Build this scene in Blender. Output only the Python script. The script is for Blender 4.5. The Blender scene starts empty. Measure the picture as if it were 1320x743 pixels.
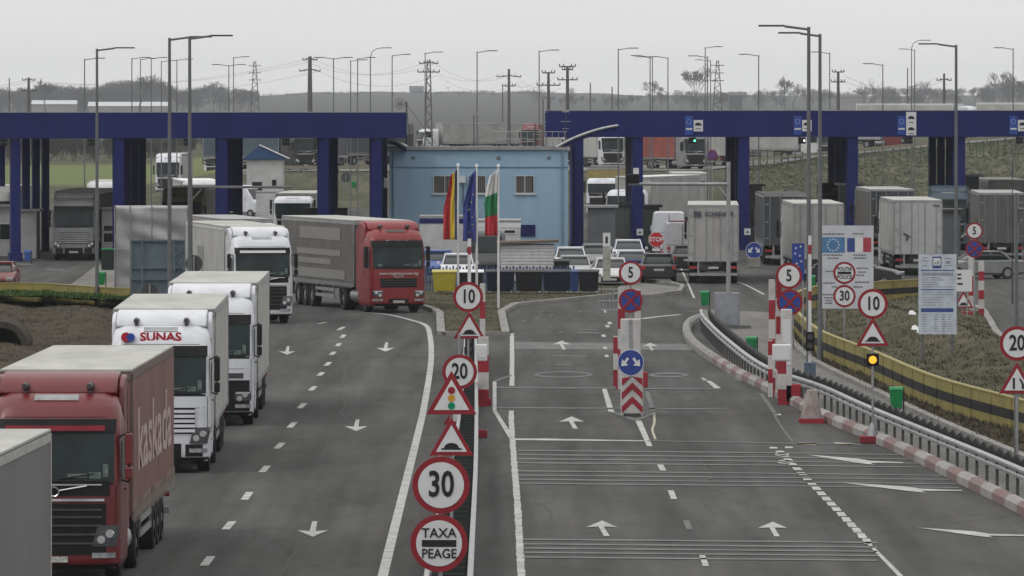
import bpy, math, random
import numpy as np
random.seed(7)
R = math.radians
S = bpy.context.scene
COL = S.collection

# ------------------------------------------------------------------ camera, sky, sun, exposure
F, HC, YH, CX, W = 9100.0, 9.2, 131.0, 660.0, 1320.0      # focal length in photo pixels, eye height, horizon row
cam = bpy.data.cameras.new("camera"); camo = bpy.data.objects.new("camera", cam); COL.objects.link(camo)
cam.sensor_width = 36; cam.lens = F / W * 36
camo.location = (0, 0, HC); camo.rotation_euler = (R(90), 0, 0)
cam.shift_y = -(371.5 - YH) / W
cam.clip_start = 1; cam.clip_end = 40000
S.camera = camo
SUN_EL, SUN_AZ = R(48), R(238)
w = bpy.data.worlds.new("World"); S.world = w; w.use_nodes = True
nt = w.node_tree; nt.nodes.clear()
sky = nt.nodes.new('ShaderNodeTexSky'); sky.sky_type = 'NISHITA'; sky.sun_disc = False
sky.sun_elevation = SUN_EL; sky.sun_rotation = SUN_AZ; sky.dust_density = 6; sky.air_density = 1.2; sky.ozone_density = 1
bw = nt.nodes.new('ShaderNodeRGBToBW'); nt.links.new(sky.outputs[0], bw.inputs[0])
# overcast deck: the sky's own light evened out by thin cloud
tc = nt.nodes.new('ShaderNodeTexCoord'); mp = nt.nodes.new('ShaderNodeMapping'); mp.inputs['Scale'].default_value = (3, 3, 40)
nz = nt.nodes.new('ShaderNodeTexNoise'); nz.inputs['Scale'].default_value = 1.5; nz.inputs['Detail'].default_value = 4
nt.links.new(tc.outputs['Generated'], mp.inputs[0]); nt.links.new(mp.outputs[0], nz.inputs[0])
cr = nt.nodes.new('ShaderNodeValToRGB'); cr.color_ramp.elements[0].color = (9.3, 9.22, 9.12, 1); cr.color_ramp.elements[1].color = (10.6, 10.5, 10.35, 1)
cr.color_ramp.elements[0].position = .3; cr.color_ramp.elements[1].position = .7
nt.links.new(nz.outputs['Fac'], cr.inputs[0])
mx = nt.nodes.new('ShaderNodeMix'); mx.data_type = 'RGBA'; mx.inputs[0].default_value = 0.9
nt.links.new(bw.outputs[0], mx.inputs[6]); nt.links.new(cr.outputs[0], mx.inputs[7])
bg = nt.nodes.new('ShaderNodeBackground'); bg.inputs['Strength'].default_value = 0.1
out = nt.nodes.new('ShaderNodeOutputWorld'); sx = nt.nodes.new('ShaderNodeSeparateXYZ'); nt.links.new(tc.outputs['Generated'], sx.inputs[0])     # an overcast sky is brighter towards the zenith
zr = nt.nodes.new('ShaderNodeMapRange'); zr.inputs[1].default_value = 0; zr.inputs[2].default_value = 1; zr.inputs[3].default_value = 1; zr.inputs[4].default_value = 1.9; nt.links.new(sx.outputs[2], zr.inputs[0])
vs = nt.nodes.new('ShaderNodeVectorMath'); vs.operation = 'SCALE'; nt.links.new(mx.outputs[2], vs.inputs[0]); nt.links.new(zr.outputs[0], vs.inputs[3]); nt.links.new(vs.outputs[0], bg.inputs[0]); nt.links.new(bg.outputs[0], out.inputs[0])
sun = bpy.data.lights.new("sun", 'SUN'); suno = bpy.data.objects.new("sun", sun); COL.objects.link(suno)
sun.energy = 1.0; sun.angle = R(12); sun.color = (1, .96, .9)
suno.rotation_euler = (R(42), 0, R(-58)); suno.location = (0, 0, 60)
S.view_settings.view_transform = 'Standard'; S.view_settings.look = 'None'
S.view_settings.exposure = -0.25; S.view_settings.gamma = 1; S.view_settings.use_curve_mapping = False
S.cycles.volume_step_rate = 1; S.cycles.volume_bounces = 0
S.cycles.max_bounces = 6; S.cycles.use_denoising = True

# ------------------------------------------------------------------ helpers
def X(px, D): return (px - CX) * D / F
def Z(py, D): return HC - (py - YH) * D / F
def DG(py, z=0.0): return F * (HC - z) / (py - YH)
def G(px, py, z=0.0):
    D = DG(py, z); return (X(px, D), D)

MATS = {}
def srgb(c): return tuple((x / 255 / 12.92) if x / 255 <= .04045 else ((x / 255 + .055) / 1.055) ** 2.4 for x in c)
def mat(name, col, rough=.6, metal=0.0, var=.12, scale=3.0, bump=0.0, bscale=20, coat=0.0, emit=None, dirt=None, stretch=(1, 1, 1), spec=None):
    if name in MATS: return MATS[name]
    col = tuple(x * .8 for x in col); dirt = tuple(x * .8 for x in dirt) if dirt else None
    m = bpy.data.materials.new(name); m.use_nodes = True; MATS[name] = m
    t = m.node_tree; b = t.nodes['Principled BSDF']
    b.inputs['Roughness'].default_value = rough; b.inputs['Metallic'].default_value = metal
    b.inputs['Coat Weight'].default_value = coat
    b.inputs['Specular IOR Level'].default_value = spec if spec is not None else (.5 if metal or coat else (.05 if rough > .88 else .22))
    if emit:
        b.inputs['Emission Color'].default_value = (*emit[0], 1); b.inputs['Emission Strength'].default_value = emit[1]
    c = t.nodes.new('ShaderNodeTexCoord'); mpn = t.nodes.new('ShaderNodeMapping'); mpn.inputs['Scale'].default_value = stretch
    n = t.nodes.new('ShaderNodeTexNoise'); n.inputs['Scale'].default_value = scale; n.inputs['Detail'].default_value = 6; n.inputs['Roughness'].default_value = .65
    t.links.new(c.outputs['Object'], mpn.inputs[0]); t.links.new(mpn.outputs[0], n.inputs[0])
    r = t.nodes.new('ShaderNodeValToRGB'); r.color_ramp.elements[0].position = .3; r.color_ramp.elements[1].position = .7
    d = dirt if dirt else tuple(x * (1 - 2 * var) for x in col)
    r.color_ramp.elements[0].color = (*d, 1); r.color_ramp.elements[1].color = (*[min(1, x * (1 + var)) for x in col], 1)
    t.links.new(n.outputs['Fac'], r.inputs[0]); t.links.new(r.outputs[0], b.inputs['Base Color'])
    if bump:
        n2 = t.nodes.new('ShaderNodeTexNoise'); n2.inputs['Scale'].default_value = bscale; n2.inputs['Detail'].default_value = 5
        t.links.new(mpn.outputs[0], n2.inputs[0]); bp = t.nodes.new('ShaderNodeBump'); bp.inputs['Strength'].default_value = bump; bp.inputs['Distance'].default_value = .05
        t.links.new(n2.outputs['Fac'], bp.inputs['Height']); t.links.new(bp.outputs[0], b.inputs['Normal'])
    return m

def tag(o, label=None, cat=None, group=None, kind=None):
    if label: o['label'] = label
    if cat: o['category'] = cat
    if group: o['group'] = group
    if kind: o['kind'] = kind
    return o
def thing(name, x, y, z, label, cat, group=None, rz=0.0):
    o = bpy.data.objects.new(name, None); COL.objects.link(o); o.location = (x, y, z); o.rotation_euler = (0, 0, rz)
    o.empty_display_size = .3
    return tag(o, label, cat, group)

class MB:
    def __init__(s): s.v = []; s.f = []; s.m = []; s.mi = 0
    def face(s, idx): s.f.append(idx); s.m.append(s.mi)
    def add(s, vs, fs):
        b = len(s.v); s.v += vs
        for f in fs: s.face(tuple(b + i for i in f))
    def box(s, x0, x1, y0, y1, z0, z1):
        s.add([(x0, y0, z0), (x1, y0, z0), (x1, y1, z0), (x0, y1, z0), (x0, y0, z1), (x1, y0, z1), (x1, y1, z1), (x0, y1, z1)],
              [(0, 3, 2, 1), (4, 5, 6, 7), (0, 1, 5, 4), (1, 2, 6, 5), (2, 3, 7, 6), (3, 0, 4, 7)]); return s
    def cyl(s, p0, p1, r0, r1=None, n=12, cap=True):
        r1 = r0 if r1 is None else r1
        p0 = np.array(p0, float); p1 = np.array(p1, float); d = p1 - p0; L = np.linalg.norm(d)
        if L < 1e-9: return s
        d /= L; a = np.array((0, 0, 1.)) if abs(d[2]) < .9 else np.array((1., 0, 0)); u = np.cross(d, a); u /= np.linalg.norm(u); v = np.cross(d, u)
        vs = []
        for p, r in ((p0, r0), (p1, r1)):
            for i in range(n):
                t = 2 * math.pi * i / n; vs.append(tuple(p + r * (math.cos(t) * u + math.sin(t) * v)))
        fs = [(i, i + n, (i + 1) % n + n, (i + 1) % n) for i in range(n)]
        if cap: fs += [tuple(range(n)), tuple(range(2 * n - 1, n - 1, -1))]
        s.add(vs, fs); return s
    def tube(s, pts, r, n=8):
        for a, b in zip(pts[:-1], pts[1:]): s.cyl(a, b, r, r, n)
        return s
    def prism(s, prof, x0, x1):          # profile in (y,z), extruded along x
        n = len(prof); s.add([(x0, y, z) for y, z in prof] + [(x1, y, z) for y, z in prof],
              [(i, (i + 1) % n, (i + 1) % n + n, i + n) for i in range(n)] + [tuple(range(n - 1, -1, -1)), tuple(range(n, 2 * n))]); return s
    def plate(s, poly, y0, y1):          # polygon in (x,z), thickness along y
        n = len(poly); s.add([(x, y0, z) for x, z in poly] + [(x, y1, z) for x, z in poly],
              [((i + 1) % n, i, i + n, (i + 1) % n + n) for i in range(n)] + [tuple(range(n)), tuple(range(2 * n - 1, n - 1, -1))]); return s
    def flat(s, poly, z):                # polygon on the ground
        s.add([(x, y, z) for x, y in poly], [tuple(range(len(poly)))]); return s
    def build(s, name, mats, parent=None, smooth=False, bevel=0, loc=None, fix=True):
        me = bpy.data.meshes.new(name); me.from_pydata(s.v, [], s.f)
        ms = mats if isinstance(mats, (list, tuple)) else [mats]
        for m in ms: me.materials.append(m)
        if len(ms) > 1: me.polygons.foreach_set('material_index', s.m)
        if fix:
            import bmesh
            bm = bmesh.new(); bm.from_mesh(me); bmesh.ops.recalc_face_normals(bm, faces=bm.faces); bm.to_mesh(me); bm.free()
        me.update()
        if smooth: me.shade_smooth()
        o = bpy.data.objects.new(name, me); COL.objects.link(o)
        if smooth == 'auto':
            me.polygons.foreach_set('use_smooth', [True] * len(me.polygons))
            me.set_sharp_from_angle(angle=R(35))
        if parent: o.parent = parent
        if loc: o.location = loc
        if bevel:
            b = o.modifiers.new('bevel', 'BEVEL'); b.width = bevel; b.segments = 2; b.limit_method = 'ANGLE'
        return o
def inst(o, parent, loc=None, rz=None, name=None):     # linked copy of a part
    c = o.copy(); COL.objects.link(c); c.parent = parent
    if loc: c.location = loc
    if rz is not None: c.rotation_euler = (0, 0, rz)
    return c
def copy_tree(o, parent=None):
    c = o.copy(); COL.objects.link(c); c.parent = parent
    for ch in o.children: copy_tree(ch, c)
    return c

TXT = {}
def text(s, size, material, parent, loc, name='lettering', rz=0.0, sx=1.0, bold=0.0, align='CENTER', label=None):
    key = (s, bold, align, material.name)
    if key not in TXT:
        c = bpy.data.curves.new('t', 'FONT'); c.body = s; c.align_x = align; c.align_y = 'CENTER'; c.offset = bold; c.extrude = .004; c.resolution_u = 3
        c.space_line = .85
        o = bpy.data.objects.new('t', c); COL.objects.link(o)
        dg = bpy.context.evaluated_depsgraph_get(); me = bpy.data.meshes.new_from_object(o.evaluated_get(dg))
        bpy.data.objects.remove(o); bpy.data.curves.remove(c); me.materials.clear(); me.materials.append(material); TXT[key] = me
    o = bpy.data.objects.new(name, TXT[key]); COL.objects.link(o); o.parent = parent
    o.rotation_euler = (R(90), 0, rz); o.scale = (size * sx, size, 1); o.location = loc
    if label: o['label'] = label
    return o

def smooth_path(pts, step=1.0):
    P = [np.array(p, float) for p in pts]; P = [2 * P[0] - P[1]] + P + [2 * P[-1] - P[-2]]; o = []
    for i in range(1, len(P) - 2):
        for k in range(24):
            t = k / 24; a, b, c, d = P[i - 1], P[i], P[i + 1], P[i + 2]
            o.append(.5 * ((2 * b) + (c - a) * t + (2 * a - 5 * b + 4 * c - d) * t * t + (3 * b - a - 3 * c + d) * t ** 3))
    o.append(P[-2]); o = np.array(o)
    dd = np.r_[0, np.cumsum(np.linalg.norm(np.diff(o, axis=0), axis=1))]
    n = max(2, int(round(dd[-1] / step)) + 1); q = np.linspace(0, dd[-1], n)
    return np.stack([np.interp(q, dd, o[:, k]) for k in range(o.shape[1])], 1)
def resample(pts, n):
    o = np.array(pts, float); dd = np.r_[0, np.cumsum(np.linalg.norm(np.diff(o, axis=0), axis=1))]
    q = np.linspace(0, dd[-1], n); return np.stack([np.interp(q, dd, o[:, k]) for k in range(o.shape[1])], 1)
def sweep(mb, path, prof, closed=True, mfun=None, z=0.0):
    path = np.array(path); n = len(prof); N = len(path); rings = []
    for i in range(N):
        t = path[min(i + 1, N - 1)] - path[max(i - 1, 0)]; t = t / np.linalg.norm(t); nr = np.array((t[1], -t[0]))
        rings.append([(path[i][0] + nr[0] * a, path[i][1] + nr[1] * a, z + h) for a, h in prof])
    b = len(mb.v)
    for r in rings: mb.v += r
    for i in range(N - 1):
        if mfun: mb.mi = mfun(i)
        for k in range(n if closed else n - 1):
            k2 = (k + 1) % n; mb.face((b + i * n + k, b + i * n + k2, b + (i + 1) * n + k2, b + (i + 1) * n + k))
    if closed:
        mb.face(tuple(b + k for k in range(n))); mb.face(tuple(b + (N - 1) * n + k for k in range(n)))
    return mb
def strip(mb, A, B, nx, hf):             # surface between two ground curves
    N = max(len(A), len(B)); A = resample(A, N); B = resample(B, N); b = len(mb.v)
    for i in range(N):
        for k in range(nx + 1):
            u = k / nx; p = A[i] * (1 - u) + B[i] * u; mb.v.append((p[0], p[1], hf(u, i / (N - 1), p[0], p[1])))
    for i in range(N - 1):
        for k in range(nx): a = b + i * (nx + 1) + k; mb.face((a, a + 1, a + nx + 2, a + nx + 1))
    return mb

# ------------------------------------------------------------------ materials
def asphalt(name, base, vs=.36, wear=1.0):
    m = bpy.data.materials.new(name); m.use_nodes = True; MATS[name] = m; t = m.node_tree; b = t.nodes['Principled BSDF']; N = t.nodes.new; L = t.links.new
    b.inputs['Roughness'].default_value = .9; b.inputs['Specular IOR Level'].default_value = .08
    c = N('ShaderNodeTexCoord')
    def noise(sc, st, det=5):
        mpn = N('ShaderNodeMapping'); mpn.inputs['Scale'].default_value = st; n = N('ShaderNodeTexNoise'); n.inputs['Scale'].default_value = sc; n.inputs['Detail'].default_value = det
        n.inputs['Roughness'].default_value = .6; L(c.outputs['Object'], mpn.inputs[0]); L(mpn.outputs[0], n.inputs[0]); return n.outputs['Fac']
    def math_(op, a, bb, cl=False):
        n = N('ShaderNodeMath'); n.operation = op; n.use_clamp = cl
        for i, v in enumerate((a, bb)):
            if isinstance(v, (int, float)): n.inputs[i].default_value = v
            else: L(v, n.inputs[i])
        return n.outputs[0]
    def ramp(v, p0, p1, a, bb):
        r = N('ShaderNodeMapRange'); r.inputs[1].default_value = p0; r.inputs[2].default_value = p1; r.inputs[3].default_value = a; r.inputs[4].default_value = bb; L(v, r.inputs[0]); return r.outputs[0]
    v = ramp(noise(1, (.9, .035, 1)), .3, .7, 1 - vs * wear, 1 + vs * wear)          # wheel tracks along the road
    v = math_('MULTIPLY', v, ramp(noise(.12, (1, .5, 1)), .3, .7, .80, 1.16))       # resurfaced areas
    v = math_('MULTIPLY', v, ramp(noise(1.2, (1, .3, 1), 8), .3, .75, .88, 1.10))   # stains
    v = math_('MULTIPLY', v, ramp(noise(40, (1, 1, 1), 3), .2, .8, .9, 1.1))        # aggregate
    # sealed cracks
    mpn = N('ShaderNodeMapping'); mpn.inputs['Scale'].default_value = (.11, .03, 1); L(c.outputs['Object'], mpn.inputs[0])
    dn = N('ShaderNodeTexNoise'); dn.inputs['Scale'].default_value = .8; dn.inputs['Detail'].default_value = 6; L(c.outputs['Object'], dn.inputs[0])
    vm = N('ShaderNodeVectorMath'); vm.operation = 'MULTIPLY_ADD'; L(dn.outputs['Color'], vm.inputs[0]); vm.inputs[1].default_value = (.14, .07, 0); L(mpn.outputs[0], vm.inputs[2])
    vo = N('ShaderNodeTexVoronoi'); vo.feature = 'DISTANCE_TO_EDGE'; vo.inputs['Scale'].default_value = 1; L(vm.outputs[0], vo.inputs['Vector'])
    v = math_('MULTIPLY', v, ramp(vo.outputs[0], 0, .006, .82, 1))
    rgb = N('ShaderNodeMix'); rgb.data_type = 'RGBA'; rgb.blend_type = 'MULTIPLY'; rgb.inputs[0].default_value = 1; rgb.inputs[6].default_value = (*base, 1)
    cb = N('ShaderNodeCombineColor'); [L(v, cb.inputs[i]) for i in range(3)]; L(cb.outputs[0], rgb.inputs[7]); L(rgb.outputs[2], b.inputs['Base Color'])
    bp = N('ShaderNodeBump'); bp.inputs['Strength'].default_value = .3; bp.inputs['Distance'].default_value = .02; L(noise(30, (1, 1, 1)), bp.inputs['Height']); L(bp.outputs[0], b.inputs['Normal'])
    return m
M_asph = asphalt('asphalt', (.0625, .0618, .0605))
M_conc = asphalt('concrete', (.15, .146, .136), .2, .6)
M_paint = mat('worn_white_paint', (.50, .50, .49), .8, var=.1, scale=1.6, dirt=(.24, .24, .235))
M_rumb = mat('rumble_paint', (.19, .19, .187), .85, var=.1, scale=.8, dirt=(.10, .10, .10))
M_faint = mat('faded_white_paint', (.16, .16, .158), .85, var=.1, scale=1.2, dirt=(.085, .085, .085))
M_cream = mat('yellowed_paint', (.5, .48, .33), .8, scale=2, dirt=(.2, .2, .17))
M_dirt = mat('dirt_bank', (.072, .058, .042), .95, var=.25, scale=.5, dirt=(.028, .024, .017), bump=.8, bscale=2)
M_dgrass = mat('dry_grass', (.105, .09, .062), .95, scale=.35, dirt=(.042, .048, .028), bump=.8, bscale=4)
M_ggrass = mat('green_grass', (.10, .125, .05), .95, scale=.4, dirt=(.05, .065, .028), bump=.8, bscale=4)
M_kerb = mat('kerb_concrete', (.27, .265, .25), .85, scale=.8, dirt=(.17, .165, .155))
M_white = mat('white_metal_paint', (.72, .73, .74), .4, scale=1.5, var=.05, dirt=(.6, .6, .6), coat=.3)
M_swhite = mat('sign_white', (.66, .67, .68), .5, var=.04, scale=6)
M_sred = mat('sign_red', (.27, .02, .03), .5, var=.1, scale=5)
M_sblk = mat('sign_black', (.02, .02, .025), .6, var=.1)
M_sblue = mat('sign_blue', (.03, .06, .27), .5, var=.08, scale=5)
M_black = mat('black_plastic', (.014, .0145, .016), .55, var=.2, spec=.15)
M_rub = mat('tyre_rubber', (.03, .03, .031), .85, var=.2, scale=5)
M_galv = mat('galvanised_steel', (.36, .37, .38), .45, .6, var=.12, scale=2, dirt=(.24, .245, .25))
M_pole = mat('grey_pole_paint', (.13, .137, .145), .6, .2, var=.1, scale=2)
M_dsteel = mat('dark_steel', (.06, .062, .065), .6, .3, var=.2)
M_blue = mat('canopy_blue', (.013, .018, .125), .65, var=.06, scale=.25, stretch=(1, 1, .3), dirt=(.010, .014, .098), spec=.15)
M_dblue = mat('column_blue', (.013, .017, .11), .65, var=.08, scale=.8, spec=.15)
M_glass = mat('dark_glass', (.012, .017, .019), .15, var=.1, spec=.2)
M_wind = mat('windscreen_glass', (.016, .026, .028), .12, var=.5, scale=.9, dirt=(.005, .008, .010), spec=.2)
M_chrome = mat('chrome', (.6, .6, .62), .2, .9, var=.05)
M_head = mat('headlight_glass', (.42, .44, .47), .15, .3, var=.3, scale=5, dirt=(.14, .14, .15), coat=1)
M_tail = mat('tail_light_red', (.35, .02, .02), .3, var=.1, coat=.6)
M_plate = mat('number_plate', (.6, .6, .58), .5, var=.1, scale=30, dirt=(.2, .2, .2))
M_fyel = mat('flag_yellow', (.62, .45, .05), .8, var=.1); M_fred = mat('flag_red', (.5, .04, .05), .8, var=.1)
M_fgrn = mat('flag_green', (.03, .2, .09), .8, var=.1); M_fblu = mat('flag_blue', (.05, .07, .28), .8, var=.1); M_fwht = mat('flag_white', (.6, .6, .6), .8, var=.05)
M_byel = mat('barrier_yellow', (.27, .225, .06), .7, scale=1.0, var=.12, dirt=(.17, .15, .055))
M_bblk = mat('barrier_black', (.014, .014, .014), .8, var=.2)
M_green = mat('bin_green', (.01, .22, .07), .45, var=.1)
M_bark = mat('bare_bark', (.075, .072, .068), .95, var=.2, scale=.5)
M_poleconc = mat('pole_concrete', (.13, .13, .13), .9, var=.1)
def paint(name, col, rough=.42, dirt=None, coat=.08, scale=1.1): return mat(name, col, rough, 0, .05, scale, dirt=dirt or tuple(x * .78 for x in col), coat=coat)

# ------------------------------------------------------------------ terrain
def sstep(a, b, x): t = min(1, max(0, (x - a) / (b - a))); return t * t * (3 - 2 * t)
def lerp(x, tab): return float(np.interp(x, [a for a, _ in tab], [b for _, b in tab]))
def ground_z(x, y):
    px = CX + x * F / max(y, 1)
    plat = lerp(px, [(-500, 0), (180, 0), (340, 2.2), (900, 2.25), (1000, 2.4), (1320, 5.0), (1800, 5.6)])
    start = lerp(px, [(-500, 600), (300, 600), (950, 600), (1050, 620), (1900, 620)]); end = lerp(px, [(300, 690), (950, 680), (1050, 790)])
    z = plat * sstep(start, end, y)
    if px > 340: z *= 1
    hill = lerp(px, [(-900, 3), (150, 3), (330, 15), (450, 19), (560, 20.5), (700, 18), (1000, 15), (1500, 16)])
    z = z * (1 - sstep(1100, 1700, y)) + hill * sstep(3200, 7600, y) * (1 + .06 * math.sin(px * .02) + .04 * math.sin(px * .067))
    return z - .06
ys = list(np.linspace(60, 560, 12)) + list(np.linspace(575, 1200, 60)) + list(np.linspace(1250, 8900, 70))
mb = MB(); nx = 121
for y in ys:
    for i in range(nx):
        u = -1 + 2 * i / (nx - 1); hwid = max(140, y * .16)
        x = u * hwid; mb.v.append((x, y, ground_z(x, y)))
for j in range(len(ys) - 1):
    for i in range(nx - 1): a = j * nx + i; mb.face((a, a + 1, a + nx + 1, a + nx))
def ground_mat():
    m = bpy.data.materials.new('field_ground'); m.use_nodes = True; t = m.node_tree; b = t.nodes['Principled BSDF']; N = t.nodes.new; L = t.links.new
    b.inputs['Roughness'].default_value = 1; b.inputs['Specular IOR Level'].default_value = .1
    c = N('ShaderNodeTexCoord'); mpn = N('ShaderNodeMapping'); mpn.inputs['Scale'].default_value = (.45, .06, 1.2); L(c.outputs['Object'], mpn.inputs[0])
    n = N('ShaderNodeTexNoise'); n.inputs['Scale'].default_value = 1.0; n.inputs['Detail'].default_value = 10; n.inputs['Roughness'].default_value = .7; L(mpn.outputs[0], n.inputs[0])
    r = N('ShaderNodeValToRGB'); e = r.color_ramp.elements; e[0].position = .25; e[0].color = (.03, .028, .02, 1); e[1].position = .72; e[1].color = (.12, .11, .075, 1)
    x = e.new(.5); x.color = (.055, .058, .036, 1); L(n.outputs['Fac'], r.inputs[0])
    sp = N('ShaderNodeSeparateXYZ'); L(c.outputs['Object'], sp.inputs[0])
    def mr(v, a, b_, o0, o1):
        q = N('ShaderNodeMapRange'); q.interpolation_type = 'SMOOTHSTEP'; q.inputs[1].default_value = a; q.inputs[2].default_value = b_; q.inputs[3].default_value = o0; q.inputs[4].default_value = o1; L(v, q.inputs[0]); return q.outputs[0]
    def mul(a, b_): q = N('ShaderNodeMath'); q.operation = 'MULTIPLY'; L(a, q.inputs[0]); L(b_, q.inputs[1]); return q.outputs[0]
    g = mul(mul(mr(sp.outputs[1], 760, 800, 0, 1), mr(sp.outputs[1], 1010, 1050, 1, 0)), mr(sp.outputs[0], -34, -30, 1, 0))   # winter wheat field
    mx = N('ShaderNodeMix'); mx.data_type = 'RGBA'; L(g, mx.inputs[0]); L(r.outputs[0], mx.inputs[6]); mx.inputs[7].default_value = (.105, .125, .05, 1)
    far = mr(sp.outputs[1], 1100, 2000, 0, 1); m2 = N('ShaderNodeMix'); m2.data_type = 'RGBA'; L(far, m2.inputs[0]); L(mx.outputs[2], m2.inputs[6]); m2.inputs[7].default_value = (.05, .05, .048, 1)
    L(m2.outputs[2], b.inputs['Base Color']); bp = N('ShaderNodeBump'); bp.inputs['Strength'].default_value = .6; bp.inputs['Distance'].default_value = .3
    n2 = N('ShaderNodeTexNoise'); n2.inputs['Scale'].default_value = .8; n2.inputs['Detail'].default_value = 6; L(c.outputs['Object'], n2.inputs[0]); L(n2.outputs['Fac'], bp.inputs['Height']); L(bp.outputs[0], b.inputs['Normal'])
    return m
tag(mb.build('ground', ground_mat(), smooth=True, fix=False), kind='structure')
# asphalt apron of the checkpoint
mb = MB(); mb.flat([(-48, 70), (48, 70), (60, 300), (70, 595), (-66, 640), (-60, 300)], 0)
tag(mb.build('road', M_asph, fix=False), kind='structure')
# approach lane to the upper road behind, on the embankment
mb = MB(); A = []; Bq = []
for px in range(300, 1500, 25):
    y = lerp(px, [(300, 705), (900, 705), (1050, 800), (1500, 805)]); x = X(px, y); A.append((x, y)); Bq.append((X(px, y + 60), y + 60))
strip(mb, A, Bq, 6, lambda u, v, x, y: ground_z(x, y) + .1)
tag(mb.build('upper_road', M_conc, fix=False), kind='structure')

# ------------------------------------------------------------------ banks, island, concrete lane
BARR = smooth_path([G(*p) for p in [(1190, 386), (1127, 390), (1062, 395), (1034, 402), (1017, 414), (1022, 426), (1055, 458), (1123, 488), (1206, 526), (1319, 560), (1420, 592)]], .9)
RAIL = smooth_path([G(*p) for p in [(903, 422), (908, 433), (936, 462), (985, 500), (1058, 528), (1123, 559), (1287, 631), (1380, 676)]], 1.0)
KERB = smooth_path([G(*p) for p in [(905, 412), (888, 420), (887, 436), (905, 455), (950, 484), (985, 501), (1058, 539), (1123, 566), (1189, 596), (1254, 628), (1320, 661), (1400, 702)]], 1.25)
LANE_R = smooth_path([G(*p) for p in [(1013, 404), (1008, 418), (1012, 430), (1044, 464), (1115, 500), (1200, 541), (1319, 592), (1420, 635)]], 1.0)
mb = MB(); strip(mb, [G(*p) for p in [(903, 399), (902, 424), (936, 463), (985, 502), (1058, 531), (1123, 561), (1287, 634), (1380, 680)]], LANE_R, 4, lambda u, v, x, y: .012)
tag(mb.build('concrete_lane', M_conc, fix=False), kind='structure')
mb = MB(); sweep(mb, LANE_R, [(-.12, 0), (-.12, .13), (.12, .13), (.12, 0)]); tag(mb.build('lane_kerb', M_kerb), kind='structure')
mb = MB()
for i in range(26):
    a = i / 25; k = 4 + int(a * (len(RAIL) - 8)); p = RAIL[k]; q = LANE_R[min(len(LANE_R) - 1, int(k * len(LANE_R) / len(RAIL)))]
    mb.flat([(p[0], p[1]), (q[0], p[1] - .3), (q[0], p[1] - .22), (p[0], p[1] + .08)], .020)
tag(mb.build('lane_joints', mat('joint_tar', (.1, .1, .1), .9), fix=False), kind='structure')
# dirt between concrete lane kerb and barrier, and the bank behind the barrier
mb = MB(); strip(mb, LANE_R, BARR[int(len(BARR) * .42):], 4, lambda u, v, x, y: .03 + .05 * random.random())
tag(mb.build('dirt_verge', M_dirt, smooth=True, fix=False), kind='structure')
mb = MB(); RB = [G(*p) for p in [(1190, 384), (1225, 392), (1262, 400), (1275, 415), (1290, 436), (1345, 462), (1420, 490)]]
strip(mb, [G(*p) for p in [(1060, 397), (1034, 404), (1024, 424), (1055, 455), (1123, 485), (1206, 522), (1319, 556), (1420, 588)]], RB, 24,
      lambda u, v, x, y: .03 + 1.0 * math.sin(math.pi * min(1, max(0, u))) ** .9 * (.55 + .35 * math.sin(x * .9 + y * .07) + .12 * random.random()) * sstep(0, .15, v))
tag(mb.build('grass_bank', M_dgrass, smooth=True, fix=False), kind='structure')
mb = MB(); sweep(mb, smooth_path(RB, 1), [(-.13, 0), (-.13, .16), (.13, .16), (.13, 0)]); tag(mb.build('bank_kerb', M_kerb), kind='structure')
# left bank
mb = MB(); strip(mb, resample([G(*p) for p in [(-120, 388), (0, 391), (60, 392), (120, 397), (176, 400), (240, 402)]], 70), resample([G(*p) for p in [(-120, 505), (0, 503), (60, 495), (120, 480), (180, 462), (240, 440)]], 70), 30,
      lambda u, v, x, y: .04 + .5 * math.sin(math.pi * u) ** .8 * (.8 + .25 * math.sin(x * 1.7 + y * .13)) + .06 * random.random())
tag(mb.build('dirt_slope', M_dirt, smooth=True, fix=False), kind='structure')
mb = MB(); strip(mb, resample([G(*p) for p in [(-120, 389.5), (0, 391.5), (60, 392.5), (120, 397.5), (176, 400)]], 60), resample([G(*p) for p in [(-120, 401), (0, 402), (60, 403), (120, 407), (176, 409)]], 60), 6,
      lambda u, v, x, y: .32 + .25 * random.random() * math.sin(math.pi * (u * .8 + .1)) + .35 * u)
tag(mb.build('grass_verge', mat('lush_grass', (.045, .06, .03), .95, scale=1.5, dirt=(.03, .045, .02), bump=1, bscale=9), smooth=True, fix=False), kind='structure')
# walkway behind the left barrier
mb = MB(); mb.flat([G(*p) for p in [(85, 372), (170, 374), (240, 368), (240, 350), (150, 340), (125, 342)]], .012); tag(mb.build('pavement', M_conc, fix=False), kind='structure')
# central grass island with kerb
ISL = [G(*p) for p in [(530, 396), (548, 398), (560, 402), (567, 407), (568.5, 433), (652, 433), (646, 405), (664, 395), (738, 388), (798, 382), (812, 379), (800, 368), (690, 360), (540, 362)]]
mb = MB(); mb.flat(ISL, .12); mb.build('x', M_dgrass)
isl = bpy.data.objects['x']; isl.name = 'grass_island'; tag(isl, kind='structure')
mb = MB(); P = resample(ISL[:11], 90); sweep(mb, P, [(-.16, 0), (-.16, .16), (.16, .16), (.16, 0)]); tag(mb.build('island_kerb', M_kerb), kind='structure')
mb = MB(); mb.flat([G(*p) for p in [(800, 366), (880, 374), (874, 379), (835, 384), (798, 384)]], .14); mb.build('toll_island', M_conc, fix=False)['kind'] = 'structure'
mb = MB(); sweep(mb, np.array([G(*p) for p in [(800, 362), (862, 366), (880, 371), (876, 378), (835, 384), (798, 385)]]), [(-.1, 0), (-.1, .15), (.1, .15), (.1, 0)]); tag(mb.build('toll_kerb', M_kerb), kind='structure')

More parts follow.
